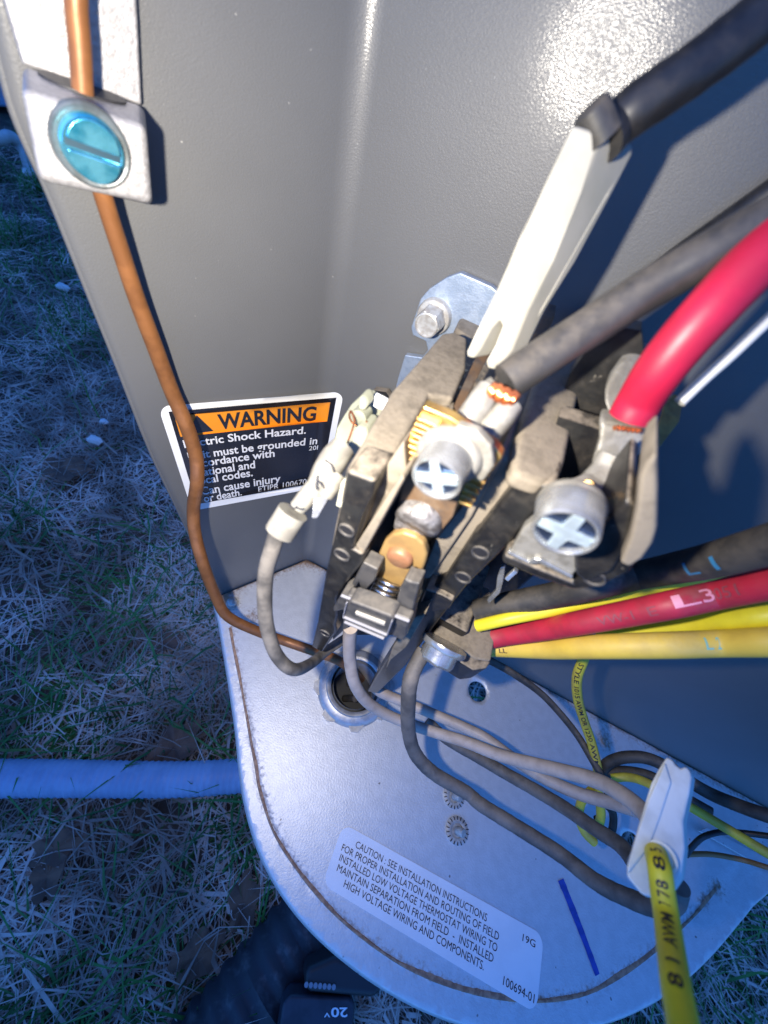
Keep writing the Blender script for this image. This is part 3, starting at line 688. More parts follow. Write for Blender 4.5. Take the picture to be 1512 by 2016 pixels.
# ---- caution label on the plate
c00 = floor(676, 1621, .00025); c10 = floor(1071, 1841, .00025); c01 = floor(634, 1741, .00025); c11 = floor(1056, 1996, .00025)
def cmap(u, v, z=0.00025):
    p = (1-u)*(1-v)*c00+u*(1-v)*c10+(1-u)*v*c01+u*v*c11; return np.array([p[0], p[1], z])
def rrect(ru, rv, n=8):
    out = []
    for cx, cy, a0 in ((1-ru, rv, -90), (1-ru, 1-rv, 0), (ru, 1-rv, 90), (ru, rv, 180)):
        for k in range(n+1):
            a = math.radians(a0+90*k/n); out.append((cx+ru*math.cos(a), cy+rv*math.sin(a)))
    return out
lab = prism('caution_label', [cmap(u, v) for u, v in rrect(0.045, 0.2)], DN*0.00018, m_label, cab)
def put(lines, mapf, mt, par, bold=0.0, name='lettering'):
    for s, u0, u1, vb_, h in lines:
        Vt, Ft = text_fit(s, u0, u1, 0, h, bold); V = [mapf(x, vb_-y) for x, y in Vt]; mesh_obj(name, V, Ft, mt, par, recalc=False)
cl_ = lambda u, v: cmap(u, v, 0.00034)
put([('CAUTION : SEE INSTALLATION INSTRUCTIONS', .085, .735, .25, .115), ('FOR PROPER INSTALLATION AND ROUTING OF FIELD', .03, .80, .405, .115), ('INSTALLED LOW VOLTAGE THERMOSTAT WIRING TO', .035, .80, .56, .115),
     ('MAINTAIN SEPARATION FROM FIELD  -  INSTALLED', .04, .79, .715, .115), ('HIGH VOLTAGE WIRING AND COMPONENTS.', .09, .755, .87, .115), ('19G', .905, .965, .23, .10), ('100694-01', .845, .985, .90, .115)], cl_, m_ink, lab, 0.0)

# ---- warning label on the wall, following its bend
W00, W10, W01, W11 = np.array([311, 800.]), np.array([678, 771.]), np.array([378, 1005.]), np.array([640, 957.])
def wpx(u, v): 
    p = (1-u)*(1-v)*W00+u*(1-v)*W10+(1-u)*v*W01+u*v*W11; return p+np.array([0, -5*math.sin(math.pi*u)*(1-v)])
def wmap(u, v, off=0.0002): p = wpx(u, v); return onwall(p[0], p[1], off)
def surf_patch(name, outline, off, mt, par, step=0.03):
    vin = [Vector(p) for p in outline]; ed = [(i, (i+1) % len(outline)) for i in range(len(outline))]; ar = np.array(outline)
    for x in np.arange(ar[:, 0].min()+step/2, ar[:, 0].max(), step):
        for y in np.arange(ar[:, 1].min()+step/2, ar[:, 1].max(), step*1.5):
            if inpoly((x, y), outline): vin.append(Vector((x, y)))
    vo, _, fo, _, _, _ = delaunay_2d_cdt(vin, ed, [], 1, 1e-6)
    return mesh_obj(name, [wmap(p.x, p.y, off) for p in vo], [list(f) for f in fo], mt, par, smooth=True, recalc=False)
wlab = surf_patch('warning_label', rrect(0.06, 0.1), 0.00018, m_label, cab)
surf_patch('black_field', [(.045, .055), (.965, .055), (.965, .945), (.045, .945)], 0.00026, m_lblack, wlab)
surf_patch('orange_band', [(.07, .10), (.935, .10), (.935, .30), (.07, .30)], 0.00034, m_lorange, wlab)
surf_patch('alert_triangle', [(.115, .285), (.19, .115), (.265, .285)], 0.00042, m_lblack, wlab)
wf = lambda u, v: wmap(u, v, 0.00044)
put([('WARNING', .30, .86, .275, .145)], wf, m_lblack, wlab, 0.03)
put([('Electric Shock Hazard.', .075, .81, .405, .075), ('Unit must be grounded in', .08, .89, .525, .075), ('accordance with', .085, .62, .605, .075), ('National and', .09, .49, .69, .075),
     ('local codes.', .09, .47, .765, .075), ('Can cause injury', .10, .66, .865, .075), ('or death.', .105, .38, .935, .07)], wf, m_inkw, wlab, 0.018)
put([('20I', .84, .90, .585, .045), ('ETIPR 100670-01', .50, .92, .93, .055)], wf, m_inkw, wlab, 0.004)

# ================================================================== GROUND LUG (top left)
lug = thing('ground_lug', 'bright aluminium grounding lug with a blue slotted screw at the top left', 'ground lug', wl(180, 390))
off1, off2 = 0.0022, 0.0125
sA = [wl(x, y, off1) for x, y in ((-30, -120), (262, -120), (272, 40), (280, 210), (45, 128))]
prism('strap', sA, NL*0.002, m_alu, lug, bevel=0.0004)
fr_px = [(40, 172), (288, 248), (301, 400), (296, 406), (86, 362), (74, 350)]
frp = [wl(x, y, off2) for x, y in fr_px]
l0, l1 = wl(42, 126, off1), wl(284, 208, off1); bl, br = wl(76, 352, off1), wl(301, 405, off1)
V = [frp[0], frp[1], wl(300, 402, off2), wl(78, 356, off2), l0, l1, br, bl]
Fs = [[0, 1, 2, 3], [4, 7, 6, 5], [0, 4, 5, 1], [1, 5, 6, 2], [2, 6, 7, 3], [3, 7, 4, 0]]
mesh_obj('clamp_block', V, Fs, m_alu, lug, bevel=0.0009, seg=3)
axl = -NL
sc_c = wl(180, 290, off2)
rr_ = 0.5*128/F*depth(sc_c)*0.93
mesh_obj('screw_well', *lathe_vf(sc_c, axl, [(rr_*0.94, 0.0001), (rr_*1.06, 0.00035), (rr_*1.12, 0.0002), (rr_*1.15, -0.0003)], 40), mat('scuffed_ring', (0.13, 0.15, 0.16), (0.09, 0.10, 0.10), rough=0.4, metal=0.4, nscale=500, bump=0.3), lug, smooth=True)
V, Fs = lathe_vf(sc_c, axl, [(rr_*0.90, 0.0002), (rr_*0.88, 0.0009), (rr_*0.80, 0.0011), (rr_*0.74, 0.0009), (0.0, 0.0010)], 40)
scr = mesh_obj('screw', V, Fs, m_bluescrew, lug, smooth=True)
u_, v_, a_ = basis(axl)
def pxdir(c, x, y): # direction in the plane of axis from pixel offset
    q = hit(x, y, c, NL); return unit(q-c)
sdir = pxdir(sc_c, 240, 312); sn_ = np.cross(axl, sdir)
mesh_obj('slot', *box_vf(sc_c+sn_*0+axl*0.0007, sdir, sn_, axl, rr_*1.5, rr_*0.20, 0.0008), mat('slot_shadow', (0.004, 0.03, 0.05), rough=0.5), scr)
hs = unit(sn_ if np.dot(sn_, UP) < 0 else -sn_)
def half(c, d, r, h, mt, nm, off=0.0):
    sd_ = np.cross(axl, d); pts = [c+d*off+(sd_*math.cos(t)+d*math.sin(t))*r for t in np.linspace(0, math.pi, 18)]
    return prism(nm, [p+axl*h for p in pts], -axl*0.0005, mt, scr, bevel=0.0002)
half(sc_c, hs, rr_*0.72, 0.0021, m_bluescrew, 'head_half', rr_*0.12)
half(sc_c, -hs, rr_*0.72, 0.0019, m_bluescrew, 'head_half', rr_*0.12)
# hole in the ledge where the wire drops in
hp = (l0*0.5+l1*0.5)*0.5+(frp[0]*0.5+frp[1]*0.5)*0.5
hu = unit(frp[1]-frp[0]); hv = unit((frp[0]+frp[1])/2-(l0+l1)/2); hn = np.cross(hu, hv); hn = hn if np.dot(hn, C-hp) > 0 else -hn
hcen = hit(166, 176, hp, hn)
mesh_obj('wire_hole', *lathe_vf(hcen, hn, [(0.0048, 0.00005), (0.0048, 0.00025)], 28, ref=hu, scale=(0.62, 1.0)), m_trim, lug, smooth=True)

# copper ground wire: three runs joined in one thing
cd = 0.0043
CW = [(150, -60, 50, None), (150, 10, 48, None), (158, 90, 46, None), (168, 180, 44, None)]
cu_o = thing('ground_wire', 'bare copper ground wire running from the lug down past the warning sticker', 'wire', wl(210, 400, 0.01))
up_pts = [wl(150, -160, 0.0075), wl(150, -60, 0.0075), wl(150, 10, 0.0075), wl(157, 90, 0.0075), wl(163, 180, 0.0075)]
V, Fs, fr = tube_vf(up_pts, 0.5*46/F*depth(up_pts[2])*0.9, seg=20); mesh_obj('upper_run', V, Fs, m_copper, cu_o, smooth=True)
lp_ = [(196, 360, 42), (214, 420, 40), (240, 500, 39), (270, 590, 38), (304, 680, 37), (338, 770, 35), (368, 840, 34), (386, 900, 32), (388, 950, 31), (381, 1000, 29), (384, 1050, 28), (400, 1110, 27), (423, 1170, 25), (447, 1212, 24),
       (500, 1240, 23), (560, 1262, 22), (620, 1283, 22), (672, 1304, 21)]
P = []
for x, y, w_ in lp_:
    d = cd*F/w_; d = clampd(x, y, d, cd*0.5+0.0003)
    if y < 1100:
        pw = onwall(x, y, 0); d = min(d, depth(pw)-0.0030) if y > 800 else min(d, depth(wl(x, y, 0.004+0.003*(800-y)/400)))
    P.append(dp(x, y, d))
rads = [0.5*0.84*w_/F*depth(p) for (x, y, w_), p in zip(lp_, P)]
P.append(np.array([*floor(716, 1335, -0.012)[:2], -0.016])); rads.append(rads[-1])
nn_ = len(P)-1
V, Fs, fr = tube_vf(P, lambda s, f: float(np.interp(f*nn_, range(nn_+1), rads)), seg=20); mesh_obj('lower_run', V, Fs, m_copper, cu_o, smooth=True)

# ================================================================== CONTACTOR
con = thing('contactor', 'dusty black two-pole electrical contactor bolted to the right cabinet wall', 'contactor', O+DN*0.07+NI*0.03)
# bracket on the wall
brk = prism('mounting_bracket', [wr(x, y, 0.0022) for x, y in ((906, 537), (967, 564), (1010, 600), (1010, 700), (960, 800), (850, 830), (770, 800), (783, 745), (797, 699), (830, 704), (842, 690), (838, 672), (812, 660), (809, 645), (820, 612), (828, 588), (846, 568), (880, 546))], NI*0.0018, m_zinc, con, bevel=0.0003)
# zigzag lower tabs
prism('bracket_tab', [wr(x, y, 0.0030) for x, y in ((735, 768), (760, 772), (772, 790), (790, 770), (830, 800), (760, 860))], NI*0.0020, m_pblack, con)
bc = wr(856, 622, 0.0022); rb = 0.5*76/F*depth(bc)*0.92
blt = mesh_obj('hex_bolt', *lathe_vf(bc, -NI, [(rb, 0), (rb, 0.0008), (rb*.93, 0.0013), (rb*0.70, 0.0014)], 32), m_bolt, con, smooth=True)
V, Fs = lathe_vf(bc, -NI, [(rb*0.80, 0.0010), (rb*0.80, 0.0044), (rb*0.72, 0.0052), (rb*0.6, 0.0052)], 6); mesh_obj('hex_head', V, Fs, m_bolt, blt, bevel=0.0002)
mesh_obj('head_rim', *lathe_vf(bc-NI*0.0050, -NI, [(rb*0.66, 0.0), (rb*0.66, 0.0006), (rb*0.60, 0.0007), (rb*0.56, 0.0003), (0, 0.0002)], 32), m_bolt, blt, smooth=True)

# rear body between bracket and front barriers
def K(pts, n): return [kn(x, y, n) for x, y in pts]
def KD(pts, d): return [kd(x, y, d) for x, y in pts]
wd = float(np.dot(A0-O, NI))        # distance from the front plane to the wall
backn = wd-0.006
tl = kd(892, 655, 0.0); tr = kd(1150, 640, 0.0)
tL = float(np.dot(kd(760, 860, 0)-O, T)); 
rear = [O+T*(-0.006)+NI*0.032+DN*0.006, O+T*0.040+NI*0.032+DN*0.006, O+T*0.040+NI*backn+DN*0.006, O+T*(-0.002)+NI*backn+DN*0.006]
prism('rear_body', rear, DN*0.066, m_pblack, con, bevel=0.001)

# left barrier: dusty top, long black rail
Ltop = [(681, 925), (771, 770), (822, 712), (871, 655), (893, 652), (921, 665), (918, 727), (893, 785), (846, 778), (838, 792), (794, 868), (772, 905), (738, 948)]
barL = prism('left_barrier', [kd(x, y, 0.0) for x, y in Ltop], DN*0.020, m_pdust, con, bevel=0.0007, seg=3)
railL = [(681, 927), (738, 948), (733, 975), (712, 1020), (698, 1065), (694, 1082), (714, 1093), (712, 1112), (680, 1150), (662, 1180), (664, 1215), (660, 1232), (662, 1246), (634, 1285), (613, 1273), (624, 1227), (640, 1130), (659, 1045), (675, 965)]
prism('left_rail', K(railL, -0.0004), NI*0.006, m_pblack, con, bevel=0.0006, seg=3)
# inner cheeks of the left barrier
prism('inner_wall', K([(738, 948), (794, 868), (800, 930), (752, 1010), (715, 1092), (694, 1086), (716, 1015)], 0.0035), NI*0.005, m_pdust, con, bevel=0.0004)
prism('inner_ledge', K([(790, 935), (796, 945), (715, 1092), (697, 1078)], 0.0005), NI*0.012, m_pdust, con, bevel=0.0003)
prism('lower_cheek', K([(695, 1090), (714, 1096), (700, 1180), (690, 1230), (655, 1262), (650, 1220), (668, 1150)], 0.003), NI*0.02, m_pgrey, con, bevel=0.0004)
# dark slot beside the notch
prism('latch_block', KD([(846, 776), (852, 768), (896, 786), (893, 814), (888, 812), (842, 800)], 0.0015), DN*0.010, m_pblack, con, bevel=0.0005)
# top rear lobes
prism('rear_lobe', KD([(896, 645), (912, 612), (935, 600), (962, 606), (960, 660), (940, 690), (921, 663)], 0.004), DN*0.03, m_pdust, con, bevel=0.0008)
# right barrier
Rtop = [(1012, 930), (1012, 880), (1030, 820), (1050, 760), (1070, 710), (1092, 670), (1120, 640), (1160, 690), (1155, 720), (1134, 812), (1116, 906), (1104, 938), (1072, 952)]
prism('right_barrier', [kd(x, y, -0.006) for x, y in Rtop], DN*0.0030, m_pdust, con, bevel=0.0010, seg=3)
rn = float(np.dot(kd(1072, 945, -0.006)-O, NI))
railR = [(1022, 944), (1055, 952), (1096, 958), (1090, 970), (1036, 1036), (990, 1085), (922, 1150), (854, 1235), (800, 1310), (743, 1366), (722, 1362), (740, 1330), (775, 1275), (790, 1245), (812, 1217), (836, 1209), (823, 1193), (828, 1181), (846, 1158), (872, 1146), (930, 1058), (938, 1052), (978, 1000)]
prism('right_rail', K(railR, rn-0.0004), NI*0.006, m_pblack, con, bevel=0.0007, seg=3)
prism('inner_wall', K([(985, 895), (1032, 925), (1040, 945), (938, 1056), (874, 1150), (830, 1180), (822, 1240), (806, 1222), (811, 1148), (838, 1116), (878, 1028), (910, 992), (960, 900)], rn+0.0022), NI*0.022, m_pdust, con, bevel=0.0006)
prism('inner_ledge', K([(978, 900), (990, 905), (928, 1020), (846, 1140), (826, 1140), (858, 1060), (905, 1000)], rn+0.0010), NI*0.01, m_pdust, con, bevel=0.0006)
# holes in the rails
def pit(x, y, n, rx=0.0017, parent=con):
    c_ = kn(x, y, n); 
    V, Fs = lathe_vf(c_, -NI, [(rx*1.15, 0.0000), (rx*1.1, 0.00035), (rx*0.92, 0.0003), (rx*0.80, -0.0001)], 20); 
    o_ = mesh_obj('hole_rim', V, Fs[:-1], m_pgrey, parent, smooth=True)
    mesh_obj('hole', *lathe_vf(c_, -NI, [(rx*0.82, 0.00002), (rx*0.78, 0.00012)], 20), m_trim, o_)
for x, y, r_ in ((683, 1043, 0.0012), (674, 1091, 0.0013), (640, 1246, 0.0013)): pit(x, y, -0.0004, r_)
for x, y, r_ in ((946, 1087, 0.0013), (912, 1136, 0.0013), (853, 1184, 0.0016)): pit(x, y, rn-0.0004, r_)

# ---- left pole
tn = 0.0056
prism('terminal_plate', K([(833, 800), (886, 822), (975, 880), (988, 900), (948, 958), (912, 992), (850, 1010), (790, 930), (800, 870)], tn), NI*0.0016, m_brass, con, bevel=0.0002)
# serrations, each a small rib either side of the screw
rib = None
for k in range(11):
    x0, y0 = 838-4.0*k, 822+10.5*k
    a_, b_ = kn(x0-14, y0-3, tn), kn(x0+26, y0+14, tn)
    c_ = (a_+b_)/2; t_ = unit(b_-a_); o_ = mesh_obj('serration', *box_vf(c_-NI*0.0003, t_, DN, NI, np.linalg.norm(b_-a_), 0.00042, 0.0007), m_brass, con, bevel=0.00008)
for k in range(8):
    x0, y0 = 962-6.5*k, 905+11.5*k
    a_, b_ = kn(x0-14, y0-5, tn), kn(x0+14, y0+7, tn)
    c_ = (a_+b_)/2; t_ = unit(b_-a_); mesh_obj('serration', *box_vf(c_-NI*0.0003, t_, DN, NI, np.linalg.norm(b_-a_), 0.00042, 0.0007), m_brass, con, bevel=0.00008)
prism('contact_strap', K([(798, 930), (905, 975), (892, 1018), (858, 1060), (774, 1036), (786, 980)], tn-0.001), NI*0.002, m_brown, con, bevel=0.0003)
prism('channel_floor', K([(740, 950), (1000, 900), (900, 1110), (840, 1250), (690, 1250), (690, 1100)], 0.026), NI*0.002, m_pblack, con)
# worn fixed contact pad
cpc = kn(824, 1022, 0.0046); mesh_obj('fixed_contact', *lathe_vf(cpc, unit(DN*0.35-NI*0.9), [(0.0036, -0.002), (0.0036, 0.0006), (0.0031, 0.0012), (0.0, 0.0013)], 28, ref=T), m_silver, con, smooth=True)
prism('contact_tip', K([(776, 1024), (790, 1012), (842, 1030), (842, 1052), (828, 1062), (772, 1042)], 0.0040), NI*0.003, m_silver, con, bevel=0.0005)
# moving contact bar
mv_n = 0.0030
def rr_px(cx, cy, pts): return [(cx+x, cy+y) for x, y in pts]
mv = [(736, 1130), (745, 1090), (756, 1066), (772, 1052), (792, 1049), (818, 1058), (834, 1072), (840, 1092), (836, 1112), (824, 1142), (812, 1160), (770, 1150)]
prism('moving_contact', K(mv, mv_n), NI*0.0016, m_tan, con, bevel=0.0005, seg=3)
bcn = kn(789, 1094, mv_n); mesh_obj('contact_button', *lathe_vf(bcn, -NI, [(0.0022, 0.0), (0.0021, 0.0009), (0.0017, 0.0012), (0, 0.0012)], 28), m_tanedge, con, smooth=True)
# spring along the wall normal
s0, s1 = kn(770, 1142, mv_n-0.0003), kn(748, 1190, -0.0008)
ax_ = unit(s1-s0); Ls = np.linalg.norm(s1-s0); u_, v_, a_ = basis(ax_); rs = 0.0023; turns = 5.2
P = [s0+a_*Ls*k/(turns*14)+(u_*math.cos(2*math.pi*k/14)+v_*math.sin(2*math.pi*k/14))*rs for k in range(int(turns*14)+1)]
V, Fs, _ = tube_vf(P, 0.00034, seg=8, n=2); mesh_obj('spring', V, Fs, m_spring, con, smooth=True)
# carriage: black slotted block that holds the spring
car = mesh_obj('carriage', *joinvf([
    prism_vf(K([(682, 1172), (808, 1222), (802, 1238), (676, 1190)], -0.0030), NI*0.0022),
    prism_vf(K([(680, 1188), (690, 1184), (770, 1214), (776, 1222), (768, 1246), (760, 1258), (754, 1260), (682, 1232), (674, 1226), (674, 1210)], -0.0040), NI*0.0034)]), m_pgrey, con, bevel=0.0006, seg=3)
prism('carriage_post', K([(714, 1107), (724, 1112), (744, 1122), (736, 1145), (722, 1160), (710, 1160), (706, 1148), (700, 1158), (692, 1150)], 0.0), NI*0.003, m_pgrey, con, bevel=0.0004)
prism('carriage_post', K([(797, 1140), (806, 1146), (826, 1150), (820, 1176), (812, 1205), (800, 1214), (790, 1200), (778, 1190), (786, 1160)], -0.001), NI*0.003, m_pgrey, con, bevel=0.0004)
def strip(a, b, n, w_, nm, par, mt=m_pedge, lift=0.00025):
    A_, B_ = kn(*a, n), kn(*b, n); t_ = unit(B_-A_); return mesh_obj(nm, *box_vf((A_+B_)/2, t_, np.cross(NI, t_), NI, np.linalg.norm(B_-A_), w_, lift*2), mt, par, bevel=0.00006)
for a, b, w_ in (((672, 1172), (806, 1223), 0.00022), ((676, 1214), (762, 1250), 0.00022), ((678, 1224), (756, 1257), 0.00018), ((683, 1186), (676, 1214), .00018), ((772, 1222), (762, 1250), .00018)): strip(a, b, -0.0042 if a[1] > 1180 else -0.0032, w_, 'light_edge', car)  # light grey strips along the carriage edges
strip((701, 1206), (758, 1228), -0.0042, 0.0008, 'slot_bar', car, mat('grimy_cream_slot', (0.40, 0.37, 0.32), rough=0.6))
prism('side_clip', K([(670, 1172), (684, 1177), (682, 1200), (656, 1205), (656, 1196)], -0.0026), NI*0.005, m_pgrey, con, bevel=0.0003)
prism('side_clip', K([(776, 1222), (802, 1232), (800, 1252), (792, 1262), (770, 1250)], -0.0026), NI*0.005, m_pgrey, con, bevel=0.0003)
# step block on the right rail
prism('rail_step', K([(836, 1160), (870, 1172), (892, 1184), (884, 1200), (860, 1206), (832, 1200), (826, 1190)], rn-0.0016), NI*0.004, m_pblack, con, bevel=0.0004)
prism('foot_web', K([(812, 1217), (838, 1209), (800, 1275), (770, 1300), (755, 1330), (772, 1275), (790, 1250)], 0.003), NI*0.012, m_pdust, con, bevel=0.0004)

# ---- screws
def screw(name, cx, cy, wpx_, n, hh, label, ax=None, hexed=True, parent=con, cross_rot=0.3, face_mat=m_slot, dep=None):
    ax = -NI if ax is None else unit(ax)
    c = kn(cx, cy, n) if dep is None else dp(cx, cy, dep)
    r = 0.5*wpx_/F*depth(c)
    u, v, a = basis(ax, DN)
    V, Fs = lathe_vf(c-ax*hh, ax, [(r*1.02, 0), (r*1.05, hh*0.12), (r*1.0, hh*0.2), (r*0.97, hh*0.93), (r*0.93, hh*1.0), (r*0.87, hh*1.0), (r*0.82, hh*0.93), (r*0.80, hh*0.82), (0, hh*0.80)], 44, ref=DN)
    s = mesh_obj(name, V, Fs, m_screw, parent, smooth=True, label=label)
    mesh_obj('recess', *lathe_vf(c-ax*hh*0.19, ax, [(r*0.81, 0), (r*0.81, 0.00012)], 36), face_mat, s)
    lst = []
    for k in range(2):
        t = cross_rot+k*math.pi/2; d = u*math.cos(t)+v*math.sin(t); e = np.cross(a, d)
        w1 = r*0.185
        pts = [c+d*r*0.80+e*w1*0.95, c+d*r*0.25+e*w1*1.15, c-d*r*0.25+e*w1*1.15, c-d*r*0.80+e*w1*0.95, c-d*r*0.80-e*w1*0.95, c-d*r*0.25-e*w1*1.15, c+d*r*0.25-e*w1*1.15, c+d*r*0.80-e*w1*0.95]
        lst.append(prism_vf([p-ax*(hh*0.02+0.00003*k) for p in pts], -ax*hh*0.14))
    V, Fs = joinvf(lst); mesh_obj('cross', V, Fs, m_cross, s, bevel=0.00012)
    return s, c, r
s1_, c1, r1 = screw('terminal_screw', 858, 946, 108, -0.0005, 0.0042, 'large bright zinc screw clamping the black wire lug', cross_rot=0.45)
# ring washer under the head
mesh_obj('washer', *lathe_vf(c1+NI*0.0046, -NI, [(r1*1.30, -0.0004), (r1*1.32, 0.0003), (r1*1.1, 0.0010), (r1*0.9, 0.0010)], 40, ref=DN), m_tin, con, smooth=True)
mesh_obj('screw_tip', *lathe_vf(c1+DN*0.0042+NI*0.0075, unit(DN), [(0.0020, -0.003), (0.0020, 0.003), (0.0016, 0.0036), (0, 0.0036)], 20), m_screw, con, smooth=True)

# ---- right pole
rp = 0.0065
prism('terminal_plate', K([(1008, 1078), (1030, 1040), (1080, 1000), (1150, 1060), (1141, 1098), (1138, 1120), (1127, 1134), (1060, 1098), (1045, 1104), (1004, 1090)], rp-0.001), NI*0.0016, m_tin, con, bevel=0.0003)
prism('plate_edge', K([(1000, 1086), (1040, 1106), (1050, 1100), (1064, 1102), (1128, 1136), (1126, 1142), (1062, 1110), (1044, 1112), (998, 1092)], rp-0.0016), NI*0.001, m_screw, con, bevel=0.0002)
prism('lower_crossbar', K([(990, 1092), (1128, 1148), (1170, 1120), (1240, 1085), (1260, 1100), (1240, 1130), (1180, 1158), (1130, 1164), (1060, 1140), (985, 1108)], rp-0.0010), NI*0.010, m_pblack, con, bevel=0.0007)
bar3 = [(1294, 893), (1296, 960), (1294, 1040), (1286, 1070), (1266, 1100), (1240, 1118), (1220, 1110), (1240, 1060), (1254, 1000), (1260, 940), (1272, 912)]
prism('far_barrier', K(bar3, 0.003), NI*0.007, m_pdust, con, bevel=0.0010, seg=3)
prism('barrier_base', K([(1128, 1070), (1180, 1040), (1236, 980), (1250, 1000), (1238, 1080), (1205, 1130), (1150, 1150), (1130, 1130)], 0.0048), NI*0.012, m_pblack, con, bevel=0.0008)
pit(1171, 1138, rp-0.0012, 0.0012)
prism('pole_floor', K([(1010, 1060), (1100, 820), (1290, 880), (1240, 1050), (1120, 1110)], 0.020), NI*0.003, m_pblack, con)
prism('dark_void_panel', K([(1060, 920), (1120, 740), (1190, 640), (1262, 650), (1290, 900), (1230, 1000)], 0.030), NI*0.003, m_pblack, con)  # black panel added to darken the open gap behind the right terminal
s2_, c2, r2 = screw('terminal_screw', 1112, 1052, 132, -0.0002, 0.0040, 'bright zinc screw clamping the red wire lug', cross_rot=0.05)
mesh_obj('washer', *lathe_vf(c2+NI*0.0044, -NI, [(r2*1.02, -0.0004), (r2*1.05, 0.0003), (r2*0.98, 0.0010), (r2*0.8, 0.0010)], 40, ref=DN), m_tin, con, smooth=True)
# upright spade tabs in brass behind the lugs
prism('spade_tab', [dp(x, y, d) for x, y, d in ((893, 800, .064), (920, 740, .067), (958, 655, .072), (975, 650, .072), (962, 700, .070), (915, 790, .066), (900, 815, .063))], NI*0.001, m_brown, con, bevel=0.0002)
prism('spade_tab', [dp(x, y, d) for x, y, d in ((1035, 690, .072), (1060, 640, .076), (1080, 602, .078), (1094, 606, .078), (1090, 630, .076), (1060, 690, .072))], NI*0.001, m_brown, con, bevel=0.0002)
prism('spade_tab', [dp(x, y, d) for x, y, d in ((1205, 730, .064), (1225, 690, .066), (1248, 668, .067), (1256, 690, .066), (1240, 730, .064), (1210, 760, .062))], NI*0.001, m_brown, con, bevel=0.0002)
prism('spade_tab', [dp(x, y, d) for x, y, d in ((1292, 850, .062), (1310, 790, .064), (1330, 780, .065), (1343, 800, .064), (1338, 830, .063), (1300, 880, .061), (1250, 925, .060), (1246, 916, .060))], NI*0.001, m_brass, con, bevel=0.0002)

# ---- coil housing low behind the rails, with its screw
prism('coil_housing', [kd(x, y, 0.049) for x, y in ((872, 1222), (900, 1200), (938, 1165), (945, 1150), (966, 1160), (972, 1184), (980, 1226), (974, 1262), (967, 1302), (936, 1297), (878, 1264), (850, 1250))], DN*0.010, m_pdust, con, bevel=0.0006)
prism('housing_front', [kd(x, y, 0.0495) for x, y in ((880, 1263), (938, 1296), (967, 1302), (958, 1316), (932, 1320), (870, 1282))], DN*0.009, m_pblack, con, bevel=0.0004)
prism('coil_body', [O+T*0.006+NI*0.012+DN*0.046, O+T*0.030+NI*0.012+DN*0.046, O+T*0.030+NI*(backn)+DN*0.046, O+T*0.006+NI*(backn)+DN*0.046], DN*0.010, m_pblack, con, bevel=0.0006)
sb = thing_loc = None
c_ = dp(866, 1286, 0.088); axs = unit(-NI*0.72+DN*0.5)
lsc = mesh_obj('coil_screw', *lathe_vf(c_, axs, [(0.0052, -0.0026), (0.0053, -0.0018), (0.0050, -0.0012), (0.0040, -0.0012), (0.0040, 0.0016)], 28, ref=T), m_screw, con, smooth=True, label='small dusty hex washer screw below the right rail')
hx = mesh_obj('hex_head', *lathe_vf(c_, axs, [(0.0041, -0.001), (0.0041, 0.0018), (0.0036, 0.0024), (0.0022, 0.0024), (0.0018, 0.0016), (0, 0.0016)], 6, ref=T), m_screw, lsc, bevel=0.0003)
u_, v_, a_ = basis(axs, T)
for t in (0.35, 0.35+math.pi/2):
    d = u_*math.cos(t)+v_*math.sin(t); mesh_obj('slot', *box_vf(c_+axs*(0.0022+0.00003*t), d, np.cross(axs, d), axs, 0.0064, 0.0009, 0.0005), m_slot, lsc)
prism('bent_strap', [dp(x, y, d) for x, y, d in ((958, 1182), (976, 1162), (980, 1148), (978, 1120), (992, 1115), (990, 1150), (986, 1168), (962, 1190))] if False else [dp(958, 1182, .082), dp(976, 1162, .08), dp(978, 1140, .078), (dp(984, 1118, .076)), dp(994, 1116, .076), dp(989, 1150, .078), dp(984, 1168, .08), dp(962, 1190, .082)], NI*0.0010, m_screw, con, bevel=0.0002)
prism('bent_strap', [dp(992, 1140, .079), dp(1012, 1122, .078), dp(1020, 1128, .078), dp(1000, 1146, .079)], NI*0.0010, m_screw, con, bevel=0.0002)

# ---- coil terminal block in white nylon at the left side
ctb = prism('coil_terminal', [dp(x, y, 0.067-0.00003*(y-900)) for x, y in ((707, 779), (764, 809), (747, 831), (735, 860), (719, 888), (710, 903), (686, 903), (684, 882), (668, 876), (655, 868), (660, 843), (675, 818), (689, 796))], NI*0.0035+T*0.001, m_nylon2, con, bevel=0.0008, seg=3)
bo = dp(708, 820, 0.0655); mesh_obj('boss', *lathe_vf(bo, -NI, [(0.0014, -0.002), (0.0014, 0.0004), (0.0011, 0.0006), (0, 0.0006)], 24), m_nylon2, con, smooth=True)
prism('boss', [dp(x, y, 0.0640) for x, y in ((702, 806), (706, 778), (722, 784), (724, 806), (712, 810))], NI*0.003, m_nylon2, con, bevel=0.0006, seg=3)
prism('boss', [dp(x, y, 0.0640) for x, y in ((696, 848), (704, 838), (722, 842), (724, 858), (712, 892), (698, 900), (686, 896))], NI*0.004, m_nylon2, con, bevel=0.001, seg=4)
P = [bo-NI*0.0006+( T*math.cos(t)+DN*math.sin(t))*0.0016 for t in np.linspace(-0.2, math.pi+0.5, 14)]+[dp(698, 828, .0645), dp(692, 850, .0642), dp(684, 872, .0640)]
V, Fs, _ = tube_vf(P, 0.00016, seg=8, n=3); mesh_obj('coil_lead', V, Fs, m_strand, con, smooth=True)
prism('insulating_card', [dp(x, y, 0.066) for x, y in ((739, 777), (775, 796), (764, 812), (736, 800))], NI*0.0006, m_label, con)
